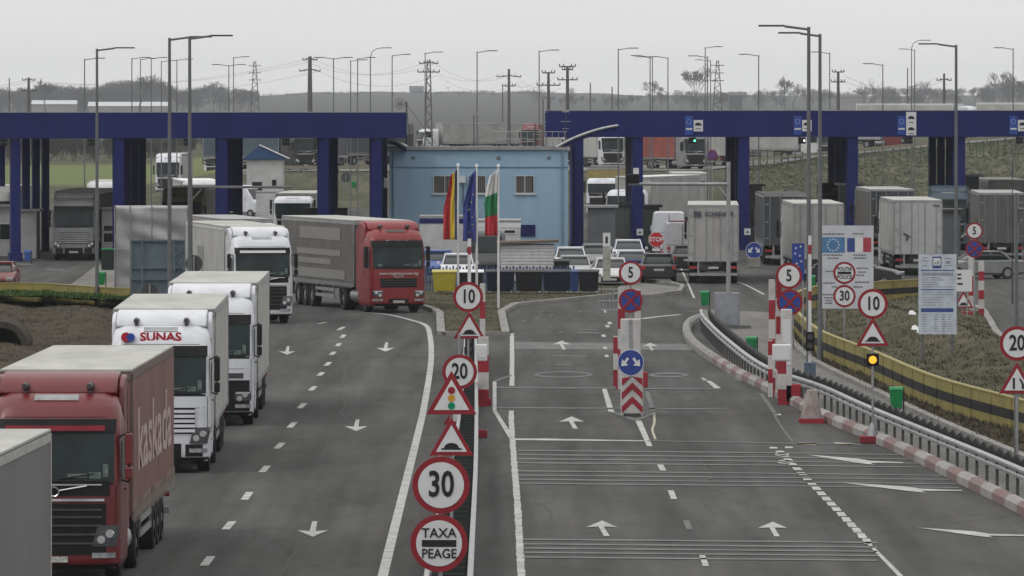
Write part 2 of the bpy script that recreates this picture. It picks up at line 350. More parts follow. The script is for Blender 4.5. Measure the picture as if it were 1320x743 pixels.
# ------------------------------------------------------------------ road markings
mk = MB(); fk = MB(); ck = MB(); rk = MB(); sk = MB()
def line(mb, pts, wd, z=.010, dash=None, jag=0.0):
    P = smooth_path([G(*p) for p in pts], 1.0 if not jag else .5)
    b = len(mb.v)
    for i in range(len(P)):
        t = P[min(i + 1, len(P) - 1)] - P[max(i - 1, 0)]; t /= np.linalg.norm(t); n = np.array((t[1], -t[0])) * wd / 2; j1 = 1 + jag * random.random(); j2 = 1 + jag * random.random()
        mb.v += [(P[i][0] + n[0] * j1, P[i][1] + n[1] * j1, z), (P[i][0] - n[0] * j2, P[i][1] - n[1] * j2, z)]
    for i in range(len(P) - 1): mb.face((b + 2 * i, b + 2 * i + 1, b + 2 * i + 3, b + 2 * i + 2))
def gp(mb, pts, z=.012): mb.flat([G(*p) for p in pts], z)
line(mk, [(470, 403), (500, 406), (530, 413), (549, 420), (554, 432), (556, 453), (554.5, 477), (547, 523), (539, 559), (493, 745), (470, 850)], .2)
for a, b in [((263, 730), (272, 718)), ((290.5, 683.5), (299.5, 673)), ((315, 645), (322, 635)), ((337.5, 609.5), (345, 601)), ((356.5, 579), (364, 571.5)), ((373, 552), (380, 545)), ((386, 527), (392.5, 520.5)), ((400.5, 504), (406, 498.5)), ((411, 485), (416, 480.5)),
             ((420, 472), (425, 467.5)), ((427, 458), (431, 454)), ((434.5, 447), (438, 443)), ((440.5, 436), (444, 432)), ((436, 426), (443.5, 422)), ((410, 418), (420, 416)), ((238, 779), (249, 764))]:
    (x0, y0), (x1, y1) = G(*a), G(*b); mk.flat([(x0 - .09, y0), (x0 + .09, y0), (x1 + .09, y1), (x1 - .09, y1)], .012)
line(mk, [(660, 430), (660, 498)], .14, jag=.3); line(mk, [(659, 530), (660, 560), (663, 600), (667, 650), (672, 743), (677, 850)], .13, jag=.4)
line(mk, [(618, 470), (613, 560), (612, 604)], .1); line(mk, [(612, 600), (606, 743), (600, 850)], .12)
gp(fk, [(659, 483.5), (660, 485.5), (640, 492.5), (635, 492)], .016); gp(mk, [(635, 492.3), (640, 492.8), (640, 530), (635, 530)], .017); gp(mk, [(635, 530.3), (640, 530.3), (662, 564), (656, 566)], .017)
gp(fk, [(664, 441), (895, 444), (897, 452), (664, 450.5)], .009)
for y0, xe in ((500, 930), (526, 935)): gp(fk, [(640, y0 - .8), (xe, y0 + 1.4), (xe, y0 + 2.6), (640, y0 + 1)])
gp(mk, [(660, 566), (700, 566), (830, 568.5), (830, 569.6), (700, 568.5), (660, 568)]); gp(fk, [(835, 568.5), (1110, 573), (1110, 574.5), (835, 569.5)])
for x0 in (1029, 1076): gp(ck, [(x0, 571), (x0 + 24, 572.2), (x0 + 23, 574.2), (x0 - 1, 573)])
for y0, xe in ((580.5, 1168), (586, 1178), (591.5, 1188), (596.5, 1197), (607, 1218), (612.5, 1225), (618, 1232), (623, 1236)):
    gp(rk, [(668, y0), (1000, y0 + 3.4), (xe, y0 + 6), (xe, y0 + 7), (1000, y0 + 4.6), (668, y0 + 1.5)])
for y0 in (695, 701, 706.5, 712, 718): gp(rk, [(674, y0), (1130, y0 + 4.3), (1132, y0 + 6), (674, y0 + 1.8)])
for x, y, a in ((853, 603.5, 4), (867, 638.5, 5.5), (887, 677.5, 6), (908, 723.5, 7)): gp(mk if a != 6 else fk, [(x - 5 - a * .25, y - a), (x + 3 - a * .3, y - a), (x + 6, y + a), (x - 2, y + a)])
for i in range(19):
    t = i / 18; x = 1006 + 112 * t ** 1.08; y = 583 + 115 * t ** 1.1; h = 1.5 + 2.2 * t; gp(mk, [(x - 7, y - h * .8), (x + 3, y - h * .8), (x + 7, y + h), (x - 4, y + h)])
gp(mk, [(1116, 700), (1121, 700), (1166, 745), (1159, 745)]); gp(mk, [(1159, 745), (1166, 745), (1190, 770), (1182, 770)])
def arrow(mb, x, y, s, up=1):     # lane arrow, s = half width px
    h = s * .5
    if up > 0: gp(mb, [(x - s, y - h * .15), (x, y - h), (x + s, y - h * .15), (x + s * .12, y - h * .2), (x + s * .5, y + h), (x + s * .12, y + h), (x - s * .22, y - h * .2)], .014)
    else: gp(mb, [(x - s, y + h * .15), (x - s * .2, y + h * .25), (x - s * .02, y - h), (x + s * .3, y - h), (x + s * .2, y + h * .25), (x + s, y + h * .15), (x, y + h)], .014)
for x, y, s in ((776, 682, 20), (996, 683, 19), (737, 545.5, 16)): arrow(mk, x, y, s)
for x, y, s in ((724, 445.5, 13), (838, 447.5, 11)): arrow(mk, x, y, s * .9)
for x, y, s in ((403, 683, 20), (459, 549, 15), (370, 452.5, 11), (497, 448, 12), (541, 585, 0.1)): arrow(mk, x, y, s, -1)
def oval(mb, x, y, a, b, t=.35):
    n = 36
    for i in range(n):
        p = 2 * math.pi * i / n; q = 2 * math.pi * (i + 1) / n
        gp(mb, [(x + a * math.cos(p), y + b * math.sin(p)), (x + a * math.cos(q), y + b * math.sin(q)), (x + a * (1 - t * .45) * math.cos(q), y + b * (1 - t) * math.sin(q)), (x + a * (1 - t * .45) * math.cos(p), y + b * (1 - t) * math.sin(p))])
oval(fk, 726, 483.5, 38, 4.2); oval(fk, 862, 484, 26, 3.2, .6); oval(mk, 1008, 586.5, 9, 2.2, .5); oval(mk, 1012, 596, 11, 2.4, .5)
for a, b, c, d in ((712, 458.5, 755, 1), (716, 470, 738, 1), (745, 428.5, 775, 1), (748, 424.5, 770, .8)): gp(fk, [(a, b), (c, b + .6), (c, b + .6 + d * 1.3), (a, b + d * 1.3)])
for x, y in ((675, 413.5), (692, 409.5), (710, 406.5), (747, 402), (723, 428)): gp(fk, [(x - 3, y + .8), (x + 3, y - .8), (x + 4, y), (x - 2, y + 1.6)])
for x, y in ((778, 433.5), (780, 449), (782, 459.5), (783, 421), (786, 417), (780, 402)): gp(mk, [(x - 3, y - 1.5), (x + 2, y - 1.5), (x + 3, y + 1.5), (x - 2, y + 1.5)])
line(mk, [(826, 411.5), (850, 408.5), (876, 406)], .35); line(fk, [(886, 402.3), (905, 401), (925, 400)], .3)
gp(fk, [(886, 425), (892, 425), (905, 455), (960, 492), (952, 492), (899, 457)]); gp(mk, [(903, 487.5), (908, 488), (912, 491), (907, 491)]); gp(mk, [(910, 491.5), (917, 492), (929, 501), (921, 501)])
gp(mk, [(776, 502), (782, 502), (792, 532), (784, 531)]); gp(fk, [(831, 505), (837, 506), (845, 530), (839, 531)]); gp(fk, [(784, 531), (792, 532), (820, 540), (843, 532), (846, 534), (822, 543), (815, 543)])
gp(mk, [(819, 543), (827, 543), (841, 576), (834, 576)]); line(ck, [(843, 532), (843.5, 545), (841, 555), (845, 567)], .07)
gp(fk, [(978, 508), (984, 508), (1003, 535), (997, 535)]); line(fk, [(999, 537), (1008, 552), (1022, 570)], .06)
for x, y in ((997, 578), (1017, 577.5), (1002, 535)): gp(mk, [(x - 5, y - 1.2), (x + 5, y - 1), (x + 5, y + 1), (x - 5, y + 1)])
for x0, x1, y0 in ((1182, 1322, 681), (1085, 1240, 623), (1040, 1164, 587)):      # merge arrows
    L_ = x1 - x0; gp(mk, [(x0, y0), (x0 + L_ * .52, y0 + 4.8), (x0 + L_ * .66, y0 + 8), (x1, y0 + 9.5), (x1, y0 + 11), (x0 + L_ * .66, y0 + 10.5), (x0 + L_ * .70, y0 + 13), (x0 + L_ * .56, y0 + 11), (x0 + L_ * .3, y0 + 6)], .015)
for x, y, s in ((30, 341, 14), (72, 348, 12)): gp(fk, [(x - s, y - 1), (x + s, y - .3), (x + s, y + 1.2), (x - s, y + .8)])
line(mk, [(950, 364), (962, 368), (985, 380)], .12); line(mk, [(875, 340), (885, 362), (895, 385)], .1)
for pts in ([(366, 745), (369, 726), (378, 716), (374, 706)], [(447, 470), (440, 505), (446, 520), (440, 532), (452, 545)], [(418, 560), (424, 575), (415, 590)], [(790, 600), (820, 606), (845, 603)], [(900, 590), (915, 615), (905, 640), (925, 668)], [(700, 650), (712, 668), (705, 690)], [(870, 520), (900, 524), (930, 521)], [(690, 508), (730, 513), (760, 509), (790, 514)], [(850, 512), (890, 507), (935, 509)]):
    P = smooth_path([G(*p) for p in pts], .5); P = P + np.array([[random.gauss(0, .03), random.gauss(0, .25)] for _ in P]); 
    for a, b in zip(P[:-1], P[1:]): sk.flat([(a[0] - .035, a[1]), (a[0] + .035, a[1]), (b[0] + .02, b[1]), (b[0] - .02, b[1])], .0055)
tag(sk.build('sealed_cracks', mat('crack_filler', (.115, .113, .105), .9, scale=3, dirt=(.06, .06, .058)), fix=False), kind='structure')
tag(rk.build('rumble_markings', M_rumb, fix=False), kind='structure')
tag(mk.build('white_markings', M_paint, fix=False), kind='structure'); tag(fk.build('faded_markings', M_faint, fix=False), kind='structure'); tag(ck.build('yellow_markings', M_cream, fix=False), kind='structure')
# ------------------------------------------------------------------ vehicles
def wheel_part(parent, x, y, r=.5, wd=.3, tyre=M_rub, side=1, rimcol=None):
    key = ('wheel', r, wd)
    rim = rimcol or M_galv
    mb = MB(); mb.cyl((-wd / 2, 0, 0), (wd / 2, 0, 0), r, r, 22); 
    if key not in TXT:
        t = MB(); prof = [(-wd / 2, r * .6), (-wd / 2, r * .93), (-wd / 2 * .8, r), (wd / 2 * .8, r), (wd / 2, r * .93), (wd / 2, r * .6)]; n = 24
        for i in range(n):
            a0, a1 = 2 * math.pi * i / n, 2 * math.pi * (i + 1) / n
            for (xa, ra), (xb, rb) in zip(prof[:-1], prof[1:]):
                t.add([(xa, ra * math.cos(a0), ra * math.sin(a0)), (xb, rb * math.cos(a0), rb * math.sin(a0)), (xb, rb * math.cos(a1), rb * math.sin(a1)), (xa, ra * math.cos(a1), ra * math.sin(a1))], [(0, 1, 2, 3)])
        o = t.build('wheel', tyre, smooth='auto'); q = MB(); q.cyl((-wd * .32, 0, 0), (wd * .36, 0, 0), r * .61, r * .61, 18); q.cyl((-wd * .45, 0, 0), (wd * .48, 0, 0), r * .25, r * .2, 10)
        for i in range(8): a = i * math.pi / 4; q.cyl((wd * .36, r * .42 * math.cos(a), r * .42 * math.sin(a)), (wd * .4, r * .42 * math.cos(a), r * .42 * math.sin(a)), .05, .05, 5)
        p = q.build('rim', rim, smooth='auto'); TXT[key] = (o.data, p.data); bpy.data.objects.remove(o); bpy.data.objects.remove(p)
    a, b = TXT[key]; o = bpy.data.objects.new('wheel', a); COL.objects.link(o); o.parent = parent; o.location = (x, y, r); o.rotation_euler = (0, 0, 0 if side > 0 else math.pi)
    p = bpy.data.objects.new('rim', b); COL.objects.link(p); p.parent = o
    return o
M_lens = mat('headlamp_lens', (.10, .105, .115), .12, .3, var=.1, coat=1); M_refl = mat('lamp_reflector', (.75, .77, .8), .2, .7, var=.05)
class Cab:
    def __init__(s, prof): s.p = prof                       # (z, y_front, halfwidth, corner radius)
    def at(s, z): return [float(np.interp(z, [q[0] for q in s.p], [q[k] for q in s.p])) for k in (1, 2, 3)]
    def y(s, x, z):
        yf, hw, r = s.at(z); ax = min(abs(x), hw); y = yf + .07 * (ax / hw) ** 2
        if ax > hw - r: u = (ax - (hw - r)) / r; y += r * (1 - math.sqrt(max(0, 1 - u * u)))
        return y
    def body(s, yb):
        mb = MB(); zs = sorted(set([q[0] for q in s.p] + list(np.linspace(s.p[0][0], s.p[-1][0], 16)))); us = [-1, -.99, -.965, -.93, -.88, -.8, -.6, -.3, 0, .3, .6, .8, .88, .93, .965, .99, 1]; n = len(us) + 2
        for z in zs:
            hw = s.at(z)[1]; mb.v.append((-hw, yb, z)); mb.v += [(u * hw, s.y(u * hw, z), z) for u in us]; mb.v.append((hw, yb, z))
        for j in range(len(zs) - 1):
            for i in range(n): i2 = (i + 1) % n; mb.face((j * n + i, j * n + i2, (j + 1) * n + i2, (j + 1) * n + i))
        mb.face(tuple(range(n))); mb.face(tuple((len(zs) - 1) * n + i for i in range(n))); return mb
    def patch(s, x0, x1, z0, z1, e=.012, mb=None, nx=12, nz=4, t=.05, slant=0):
        mb = mb or MB(); b = len(mb.v)
        for k in (0, 1):
            for j in range(nz + 1):
                z = z0 + (z1 - z0) * j / nz; sh = slant * (z - z0)
                for i in range(nx + 1):
                    x = x0 + (x1 - x0) * i / nx + sh; mb.v.append((x, s.y(x, z) - e + k * t, z))
        m = (nx + 1) * (nz + 1); w_ = nx + 1
        for j in range(nz):
            for i in range(nx): a = b + j * w_ + i; mb.face((a, a + 1, a + w_ + 1, a + w_))
        for i in range(nx):
            for a in (b + i, b + nz * w_ + i): mb.face((a, a + 1, a + 1 + m, a + m))
        for j in range(nz):
            for a in (b + j * w_, b + j * w_ + nx): mb.face((a, a + w_, a + w_ + m, a + m))
        return mb
HIGH = Cab([(.30, .06, 1.18, .30), (.42, 0, 1.24, .26), (.9, 0, 1.25, .24), (1.6, .01, 1.25, .22), (2.0, .03, 1.25, .2), (2.9, .2, 1.24, .2), (3.1, .26, 1.23, .24), (3.35, .36, 1.2, .34), (3.52, .52, 1.14, .42), (3.62, .75, 1.04, .5)])
LOW = Cab([(.30, .06, 1.18, .30), (.42, 0, 1.24, .26), (.9, 0, 1.25, .24), (1.6, .01, 1.25, .22), (1.95, .03, 1.25, .2), (2.7, .2, 1.23, .24), (2.9, .3, 1.18, .34), (3.05, .5, 1.1, .42), (3.1, .7, 1.0, .5)])

def tractor(root, st):
    C_ = LOW if st.get('low') else HIGH; pm = st['paint']; top = 3.1 if st.get('low') else 3.62; hi = st.get('hi', False)
    cab = C_.body(2.25).build('cab', pm, root, smooth='auto')
    wt = 2.65 if st.get('low') else 2.88; wb = 1.98
    C_.patch(-1.215, 1.215, wb - .07, wt + .03, .006, nx=22).build('windscreen_seal', M_black, cab, smooth='auto')
    C_.patch(-1.13, 1.13, wb, wt, .014, nx=18).build('windscreen', M_wind, cab, smooth='auto')
    if not st.get('low'):
        vis = C_.patch(-1.16, 1.16, wt + .01, wt + .27, .05, nx=18, nz=2).build('visor', st.get('visor', M_black), cab, smooth='auto')
        if st.get('band'): C_.patch(-.95, .95, wt + .05, wt + .15, .075, nx=12, nz=1).build('sun_band', st['band'], vis, smooth='auto')
    g = st.get('grille', 'block')
    if g == 'block':
        gr = C_.patch(-.98, .98, .58, 1.55, .02, nx=14, slant=0).build('grille', M_black, cab)
        mb = MB()
        for z in (.78, .95, 1.12, 1.28, 1.42): C_.patch(-.9, .9, z, z + .035, .045, mb, 10, 1)
        mb.build('grille_bar', M_dsteel, gr)
        C_.patch(-1.05, 1.05, 1.70, 1.96, .018, nx=14, nz=1).build('front_panel', M_black, cab)
        mb = MB(); C_.patch(-1.0, .95, 1.60, 1.645, .05, mb, 12, 1); C_.patch(-.9, .9, 1.90, 1.925, .05, mb, 12, 1); mb.build('chrome_strip', M_chrome, cab)
        mb = MB()
        for i in range(14):
            a, b = 2 * math.pi * i / 14, 2 * math.pi * (i + 1) / 14; y = C_.y(0, 1.79) - .06
            mb.cyl((.09 * math.cos(a), y, 1.78 + .09 * math.sin(a)), (.09 * math.cos(b), y, 1.78 + .09 * math.sin(b)), .018, n=5)
        mb.cyl((.09, C_.y(0, 1.8) - .05, 1.8), (.62, C_.y(.6, 1.85) - .04, 1.89), .018, n=5); mb.cyl((-.09, C_.y(0, 1.8) - .05, 1.76), (-.62, C_.y(.6, 1.65) - .04, 1.67), .018, n=5)
        mb.build('ring_badge', M_chrome, cab)
    elif g == 'slats':
        gr = C_.patch(-.86, .86, .98, 1.62, .014, nx=12).build('grille', M_black, cab); mb = MB()
        for z in (1.02, 1.14, 1.26, 1.38, 1.50): C_.patch(-.86, .86, z, z + .075, .05, mb, 12, 1)
        mb.build('grille_bar', st.get('slat', pm), gr)
        for s_ in (-1, 1):
            C_.patch(min(.62 * s_, 1.05 * s_), max(.62 * s_, 1.05 * s_), .42, .72, .014, nx=5, nz=2).build('bumper_intake', M_black, cab)
        C_.patch(-.52, .52, .40, .74, .014, nx=6, nz=2).build('bumper_intake', M_black, cab)
    elif g == 'lowdark':
        C_.patch(-1.25, 1.25, .42, 1.3, .015, nx=18).build('grille', M_black, cab, smooth='auto')
        C_.patch(-.95, .95, 1.36, 1.5, .02, nx=12, nz=1).build('front_panel', M_dsteel, cab)
    elif g == 'oval':
        mb = C_.patch(-.82, .82, 1.12, 1.5, .016, nx=12); mb.build('grille', M_black, cab)
        mb = MB()
        for z in (1.2, 1.3, 1.4): C_.patch(-.8, .8, z, z + .03, .04, mb, 12, 1)
        mb.build('grille_bar', M_dsteel, cab)
        C_.patch(-.45, .45, .45, .62, .014, nx=6, nz=1).build('bumper_intake', M_black, cab)
    for s_ in (-1, 1):
        a, b = sorted((.72 * s_, 1.16 * s_)); zz = (.74, 1.14) if g in ('block', 'slats') else (.72, .98)
        sl = .25 * s_ if g in ('block', 'slats') else 0; hl = C_.patch(a, b, zz[0], zz[1], .03, nx=6, slant=sl).build('headlight', M_lens, cab, smooth='auto')
        mb = MB(); zm = (zz[0] + zz[1]) / 2
        for q, dz in ((.84, -.07), (1.0, .04)): xx = q * s_ + sl * (zm - zz[0]); yy = C_.y(xx, zm + dz); mb.cyl((xx, yy - .055, zm + dz), (xx, yy, zm + dz), .075, .09, 12)
        C_.patch(a + .02, b - .02, zz[1] - .06, zz[1] - .02, .042, mb, 6, 1, slant=0) if not sl else None
        mb.build('lamp_reflector', M_refl, hl, smooth='auto')
        if hi:
            C_.patch(a, b, .52, .62, .03, nx=5, nz=1).build('fog_light', M_head, cab)
    C_.patch(-1.2, 1.2, .30, .40, .03, nx=14, nz=1).build('bumper_lip', M_black, cab)
    mb = MB(); mb.box(-.26, .26, -.05, -.03, .44, .55); mb.build('number_plate', M_plate, cab)
    if hi:
        mb = MB()
        for x0, x1, z0, z1 in ((.25, .62, 2.04, 2.12), (.66, .88, 2.03, 2.15), (.92, 1.02, 2.06, 2.3), (-.9, -.72, 2.04, 2.13)): C_.patch(x0, x1, z0, z1, .02, mb, 3, 1, t=.004)
        mb.build('dashboard_paper', mat('paper_pale', (.16, .2, .19), .6, scale=9, dirt=(.05, .07, .07)), cab)
        mb = MB(); mb.cyl((-.7, -.03, 2.02), (-.05, .01, 2.12), .015, n=5); mb.cyl((.1, -.03, 2.02), (.75, .01, 2.12), .015, n=5); mb.build('wiper', M_black, cab)
        for s_ in (-1, 1): mb = MB(); mb.cyl((.62 * s_, .95, 3.6), (.62 * s_, .95, 3.74), .045, n=8); mb.cyl((.62 * s_, .6, 3.76), (.62 * s_, 1.15, 3.74), .05, .09, 8); mb.build('air_horn', M_dsteel, cab)
    mb = C_.patch(-.42, .42, 3.5 if not st.get('low') else 2.98, 3.6 if not st.get('low') else 3.08, .02, nx=6, nz=1, t=.2); mb.build('roof_hatch', st.get('hatch', M_galv), cab)
    hw = 1.255
    for s_ in (-1, 1):                                    # side windows and doors
        prof = [(.42, 2.02), (.50, 2.72), (1.25, 2.78), (1.28, 2.02), (.95, 1.92)]; mb = MB(); x = hw * s_
        mb.prism(prof, min(x - .02 * s_, x + .004 * s_), max(x - .02 * s_, x + .004 * s_)); mb.build('side_window', M_glass, cab)
        mb = MB(); x0, x1 = sorted((1.33 * s_, 1.47 * s_)); mb.box(x0, x1, .18, .40, 2.28, 2.88); mb.box(x0, x1, .18, .40, 2.0, 2.24); ar = MB()
        m = mb.build('mirror', st.get('mirror', M_black), cab, bevel=.03)
        ar.tube([(1.2 * s_, .35, 2.8), (1.4 * s_, .3, 2.9), (1.4 * s_, .3, 1.95), (1.2 * s_, .38, 2.0)], .018, 5); ar.build('mirror_arm', M_black, m)
        mb = MB(); x0, x1 = sorted((1.02 * s_, 1.235 * s_))
        for z in (.45, .8, 1.12): mb.box(x0, x1 + (.02 if s_ > 0 else 0), .35, .9, z, z + .05)
        mb.build('step', M_dsteel, cab)
    if not st.get('low'):                                 # roof fairing
        prof = [(.95, 3.60), (1.0, 3.72), (1.2, 3.88), (1.6, 3.97), (2.3, 3.99), (2.3, 3.45), (1.8, 3.5)]
        mb = MB(); mb.prism(prof, -1.12, 1.12)
        for s_ in (-1, 1): a, b = sorted((1.12 * s_, 1.24 * s_)); mb.prism([(1.15, 3.3), (1.25, 3.72), (1.6, 3.9), (2.3, 3.93), (2.3, 3.0), (1.7, 3.0)], a, b)
        mb.build('roof_fairing', pm, cab, smooth='auto', bevel=.04)
        for s_ in (-1, 1): a, b = sorted((1.20 * s_, 1.25 * s_)); mb = MB(); mb.prism([(2.27, .95), (2.27, 3.6), (2.62, 3.6), (2.62, .95)], a, b); mb.build('side_fairing', pm, cab)
    if hi:                                                # body seams
        mb = MB()
        for s_ in (-1, 1):
            for x in (1.16,): C_.patch(min(x * s_, (x + .012) * s_), max(x * s_, (x + .012) * s_), .75, 1.9, .003, mb, 1, 6, t=.004)
            a, b = sorted((1.2515 * s_, 1.2545 * s_))
            for y0, y1, z0, z1 in ((.33, .345, 1.0, 2.9), (1.36, 1.375, 1.0, 2.95), (.33, 1.37, .99, 1.005)): mb.box(a, b, y0, y1, z0, z1)
        C_.patch(-1.1, 1.1, 1.615, 1.628, .003, mb, 12, 1, t=.004); C_.patch(-1.15, 1.15, wt + .30, wt + .312, .003, mb, 12, 1, t=.004); mb.build('body_seam', M_black, cab)
        mb = MB()
        for s_ in (-1, 1): a, b = sorted((1.256 * s_, 1.285 * s_)); mb.box(a, b, 1.18, 1.32, 1.75, 1.79)
        mb.build('door_handle', M_black, cab)
    if st.get('text'):
        for (tx, sz, z, m_, bo) in st['text']: text(tx, sz, m_, cab, (0, C_.y(0, z) - .03, z), sx=1.15, bold=bo)
    mb = MB(); mb.box(-.42, .42, .6, 6.3, .72, .98); mb.box(-.55, .55, 4.2, 6.2, 1.0, 1.1); mb.build('chassis', M_dsteel, root)
    for s_ in (-1, 1):
        a, b = sorted((.62 * s_, 1.2 * s_)); mb = MB(); mb.cyl((.92 * s_, 2.5, .68), (.92 * s_, 3.9, .68), .3, n=14); mb.build('fuel_tank', M_galv, root, smooth='auto')
        a, b = sorted((.95 * s_, 1.22 * s_)); mb = MB(); n = 10
        prof = [(1.4 + .62 * math.cos(t), .55 + .6 * math.sin(t)) for t in np.linspace(0, math.pi, n)] + [(1.4 + .55 * math.cos(t), .55 + .53 * math.sin(t)) for t in np.linspace(math.pi, 0, n)]
        mb.prism(prof, a, b); mb.build('mudguard', M_black, root)
        wheel_part(root, 1.04 * s_, 1.4, side=s_); wheel_part(root, .96 * s_, 5.1, wd=.56, side=s_)

def trailer(root, st, y0=2.9):
    h = st.get('h', 4.0); zb = 1.12; hw = 1.275; L = st.get('len', 13.5); y1 = y0 + L; sm = st['side']; tr = thing('trailer', 0, 0, 0, None, None); tr.parent = root
    mb = MB(); mb.box(-hw, hw, y0, y1, zb, h - .06); box = mb.build('box_body', sm, tr, bevel=.02)
    mb = MB(); mb.box(-hw - .006, hw + .006, y0 - .006, y1 + .006, h - .055, h); mb.build('roof', st.get('roof', M_roof), tr, bevel=.015)
    rimm = st.get('rim', M_galv); mb = MB()
    for s_ in (-1, 1):
        a, b = sorted((s_ * hw, s_ * (hw + .02))); mb.box(a, b, y0, y1, h - .20, h - .07); mb.box(a, b, y0, y1, zb - .06, zb + .10); mb.box(a, b, y0, y0 + .12, zb, h - .1); mb.box(a, b, y1 - .12, y1, zb, h - .1)
    mb.box(-hw, hw, y0 - .02, y0, h - .22, h - .06); mb.build('edge_frame', rimm, tr)
    if st.get('curtain'):
        for s_ in (-1, 1):
            mb = MB(); n = 200; x = s_ * (hw + .022)
            for i in range(n + 1):
                y = y0 + .13 + (L - .26) * i / n; d = .012 * math.sin(i * 1.1) + .008 * math.sin(i * .37)
                mb.v += [(x + s_ * d, y, zb + .16), (x + s_ * (d + .01), y, (zb + h) / 2), (x + s_ * d * .3, y, h - .21)]
            for i in range(n): a = i * 3; mb.face((a, a + 3, a + 4, a + 1)); mb.face((a + 1, a + 4, a + 5, a + 2))
            mb.mi = 1
            for i in range(32): y = y0 + .3 + i * (L - .5) / 31.0; a, b = sorted((s_ * (hw + .036), s_ * (hw + .042))); mb.box(a, b, y, y + .11, zb - .12, zb + .3)
            cu = mb.build('curtain', [st['curtain'], st.get('strap', M_galv)], tr, smooth='auto')
    for s_ in (-1, 1):
        mb = MB(); a, b = sorted((s_ * 1.16, s_ * 1.2))
        for z in (.5, .78): mb.box(a, b, y0 + 3.9, y0 + 7.4, z, z + .14)
        mb.box(a, b, y0 + 4.0, y0 + 4.08, .5, zb); mb.box(a, b, y0 + 7.2, y0 + 7.28, .5, zb); mb.build('side_guard', M_galv, tr)
        mb = MB(); mb.box(s_ * .7 - .06, s_ * .7 + .06, y0 + 2.6, y0 + 2.75, .25, zb); mb.box(s_ * .7 - .15, s_ * .7 + .15, y0 + 2.5, y0 + 2.85, .22, .26); mb.build('landing_leg', M_dsteel, tr)
        for y in (8.1, 9.4, 10.7): wheel_part(tr, 1.03 * s_, y0 + y * L / 13.5, wd=.38, side=s_)
    mb = MB(); mb.box(-.5, .5, y0 + .5, y1 - .2, .86, zb - .01); mb.box(-1.1, 1.1, y0 + 7.6 * L / 13.5, y0 + 11.4 * L / 13.5, 1.02, 1.08); mb.build('trailer_chassis', M_dsteel, tr)
    rw = MB()
    for s_ in (-1, 1):
        a, b = sorted((s_ * .01, s_ * (hw - .06))); mb = MB(); mb.box(a, b, y1, y1 + .03, zb + .02, h - .14); d = mb.build('rear_door', st.get('door', sm), tr)
        mb = MB()
        for x in (.35, .95): mb.cyl((x * s_, y1 + .05, zb - .05), (x * s_, y1 + .05, h - .16), .018, n=6)
        for z in (1.5, 2.4, 3.4): mb.box(*sorted((s_ * (hw - .07), s_ * (hw - .25))), y1 + .03, y1 + .045, z, z + .06)
        mb.build('door_bar', M_galv, d)
        mb = MB(); mb.box(*sorted((s_ * .8, s_ * 1.2)), y1 - .02, y1 + .05, .78, .9); mb.build('tail_light', M_tail, tr)
    mb = MB(); mb.box(-1.2, 1.2, y1 - .1, y1, .42, .56); mb.box(-.8, -.7, y1 - .12, y1 - .02, .5, zb); mb.box(.7, .8, y1 - .12, y1 - .02, .5, zb); mb.build('rear_bumper', M_galv, tr)
    mb = MB(); mb.box(-.26, .26, y1 + .032, y1 + .045, .76, .88) ; mb.build('number_plate', M_plate, tr)
    mb = MB(); mb.box(-hw, hw, y1, y1 + .035, h - .13, h - .02); mb.build('rear_header', rimm, tr)
    return tr
M_roof = mat('trailer_roof', (.47, .47, .44), .55, scale=.9, var=.06, dirt=(.31, .31, .285), stretch=(1, .25, 1))
P_white = paint('white_paint', (.66, .68, .73)); P_white2 = paint('white_paint_dirty', (.60, .60, .61), .5, (.42, .42, .41))
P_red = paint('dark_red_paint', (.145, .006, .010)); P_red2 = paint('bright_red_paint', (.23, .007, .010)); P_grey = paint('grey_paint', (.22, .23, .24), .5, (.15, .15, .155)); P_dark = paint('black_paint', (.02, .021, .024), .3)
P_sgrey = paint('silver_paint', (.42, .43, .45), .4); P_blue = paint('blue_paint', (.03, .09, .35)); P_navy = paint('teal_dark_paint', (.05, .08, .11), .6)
C_pink = mat('faded_red_curtain', (.22, .12, .11), .7, var=.08, scale=.6, dirt=(.165, .09, .082)); C_grey = mat('grey_curtain', (.135, .13, .122), .75, var=.06, scale=.5, dirt=(.10, .097, .092))
C_lgrey = mat('light_grey_curtain', (.36, .36, .35), .7, scale=.5, dirt=(.25, .25, .245)); C_white = mat('white_box_side', (.42, .42, .40), .6, scale=.6, dirt=(.32, .315, .30))
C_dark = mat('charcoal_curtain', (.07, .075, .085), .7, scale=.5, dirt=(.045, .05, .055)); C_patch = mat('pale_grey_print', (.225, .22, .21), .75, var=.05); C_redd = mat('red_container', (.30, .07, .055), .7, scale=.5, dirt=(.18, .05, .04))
C_blu = mat('slate_blue_curtain', (.075, .105, .135), .7, scale=.5, dirt=(.05, .07, .09))
T_red = mat('lettering_red', (.45, .02, .04), .5); T_wht = mat('lettering_white', (.6, .58, .56), .6); T_dark = mat('lettering_dark', (.07, .08, .10), .6); T_blue = mat('lettering_blue', (.03, .07, .35), .5); T_fade = mat('lettering_faded', (.42, .26, .24), .7)

def truck(label, front, rear, st, zg=0.0, group='articulated lorries at the checkpoint', cat='lorry', name='articulated_truck'):
    """front / rear: (photo column, distance) of the truck's centre line at its nose and tail"""
    fx, fy = X(*front), front[1]; rx, ry = X(*rear), rear[1]
    root = thing(name, fx, fy, zg, label, cat, group, math.atan2(-(rx - fx), ry - fy))
    if st.get('paint'): tractor(root, st)
    tr = trailer(root, st) if not st.get('notrailer') else None
    return root, tr
K = dict(hi=True, visor=M_black)
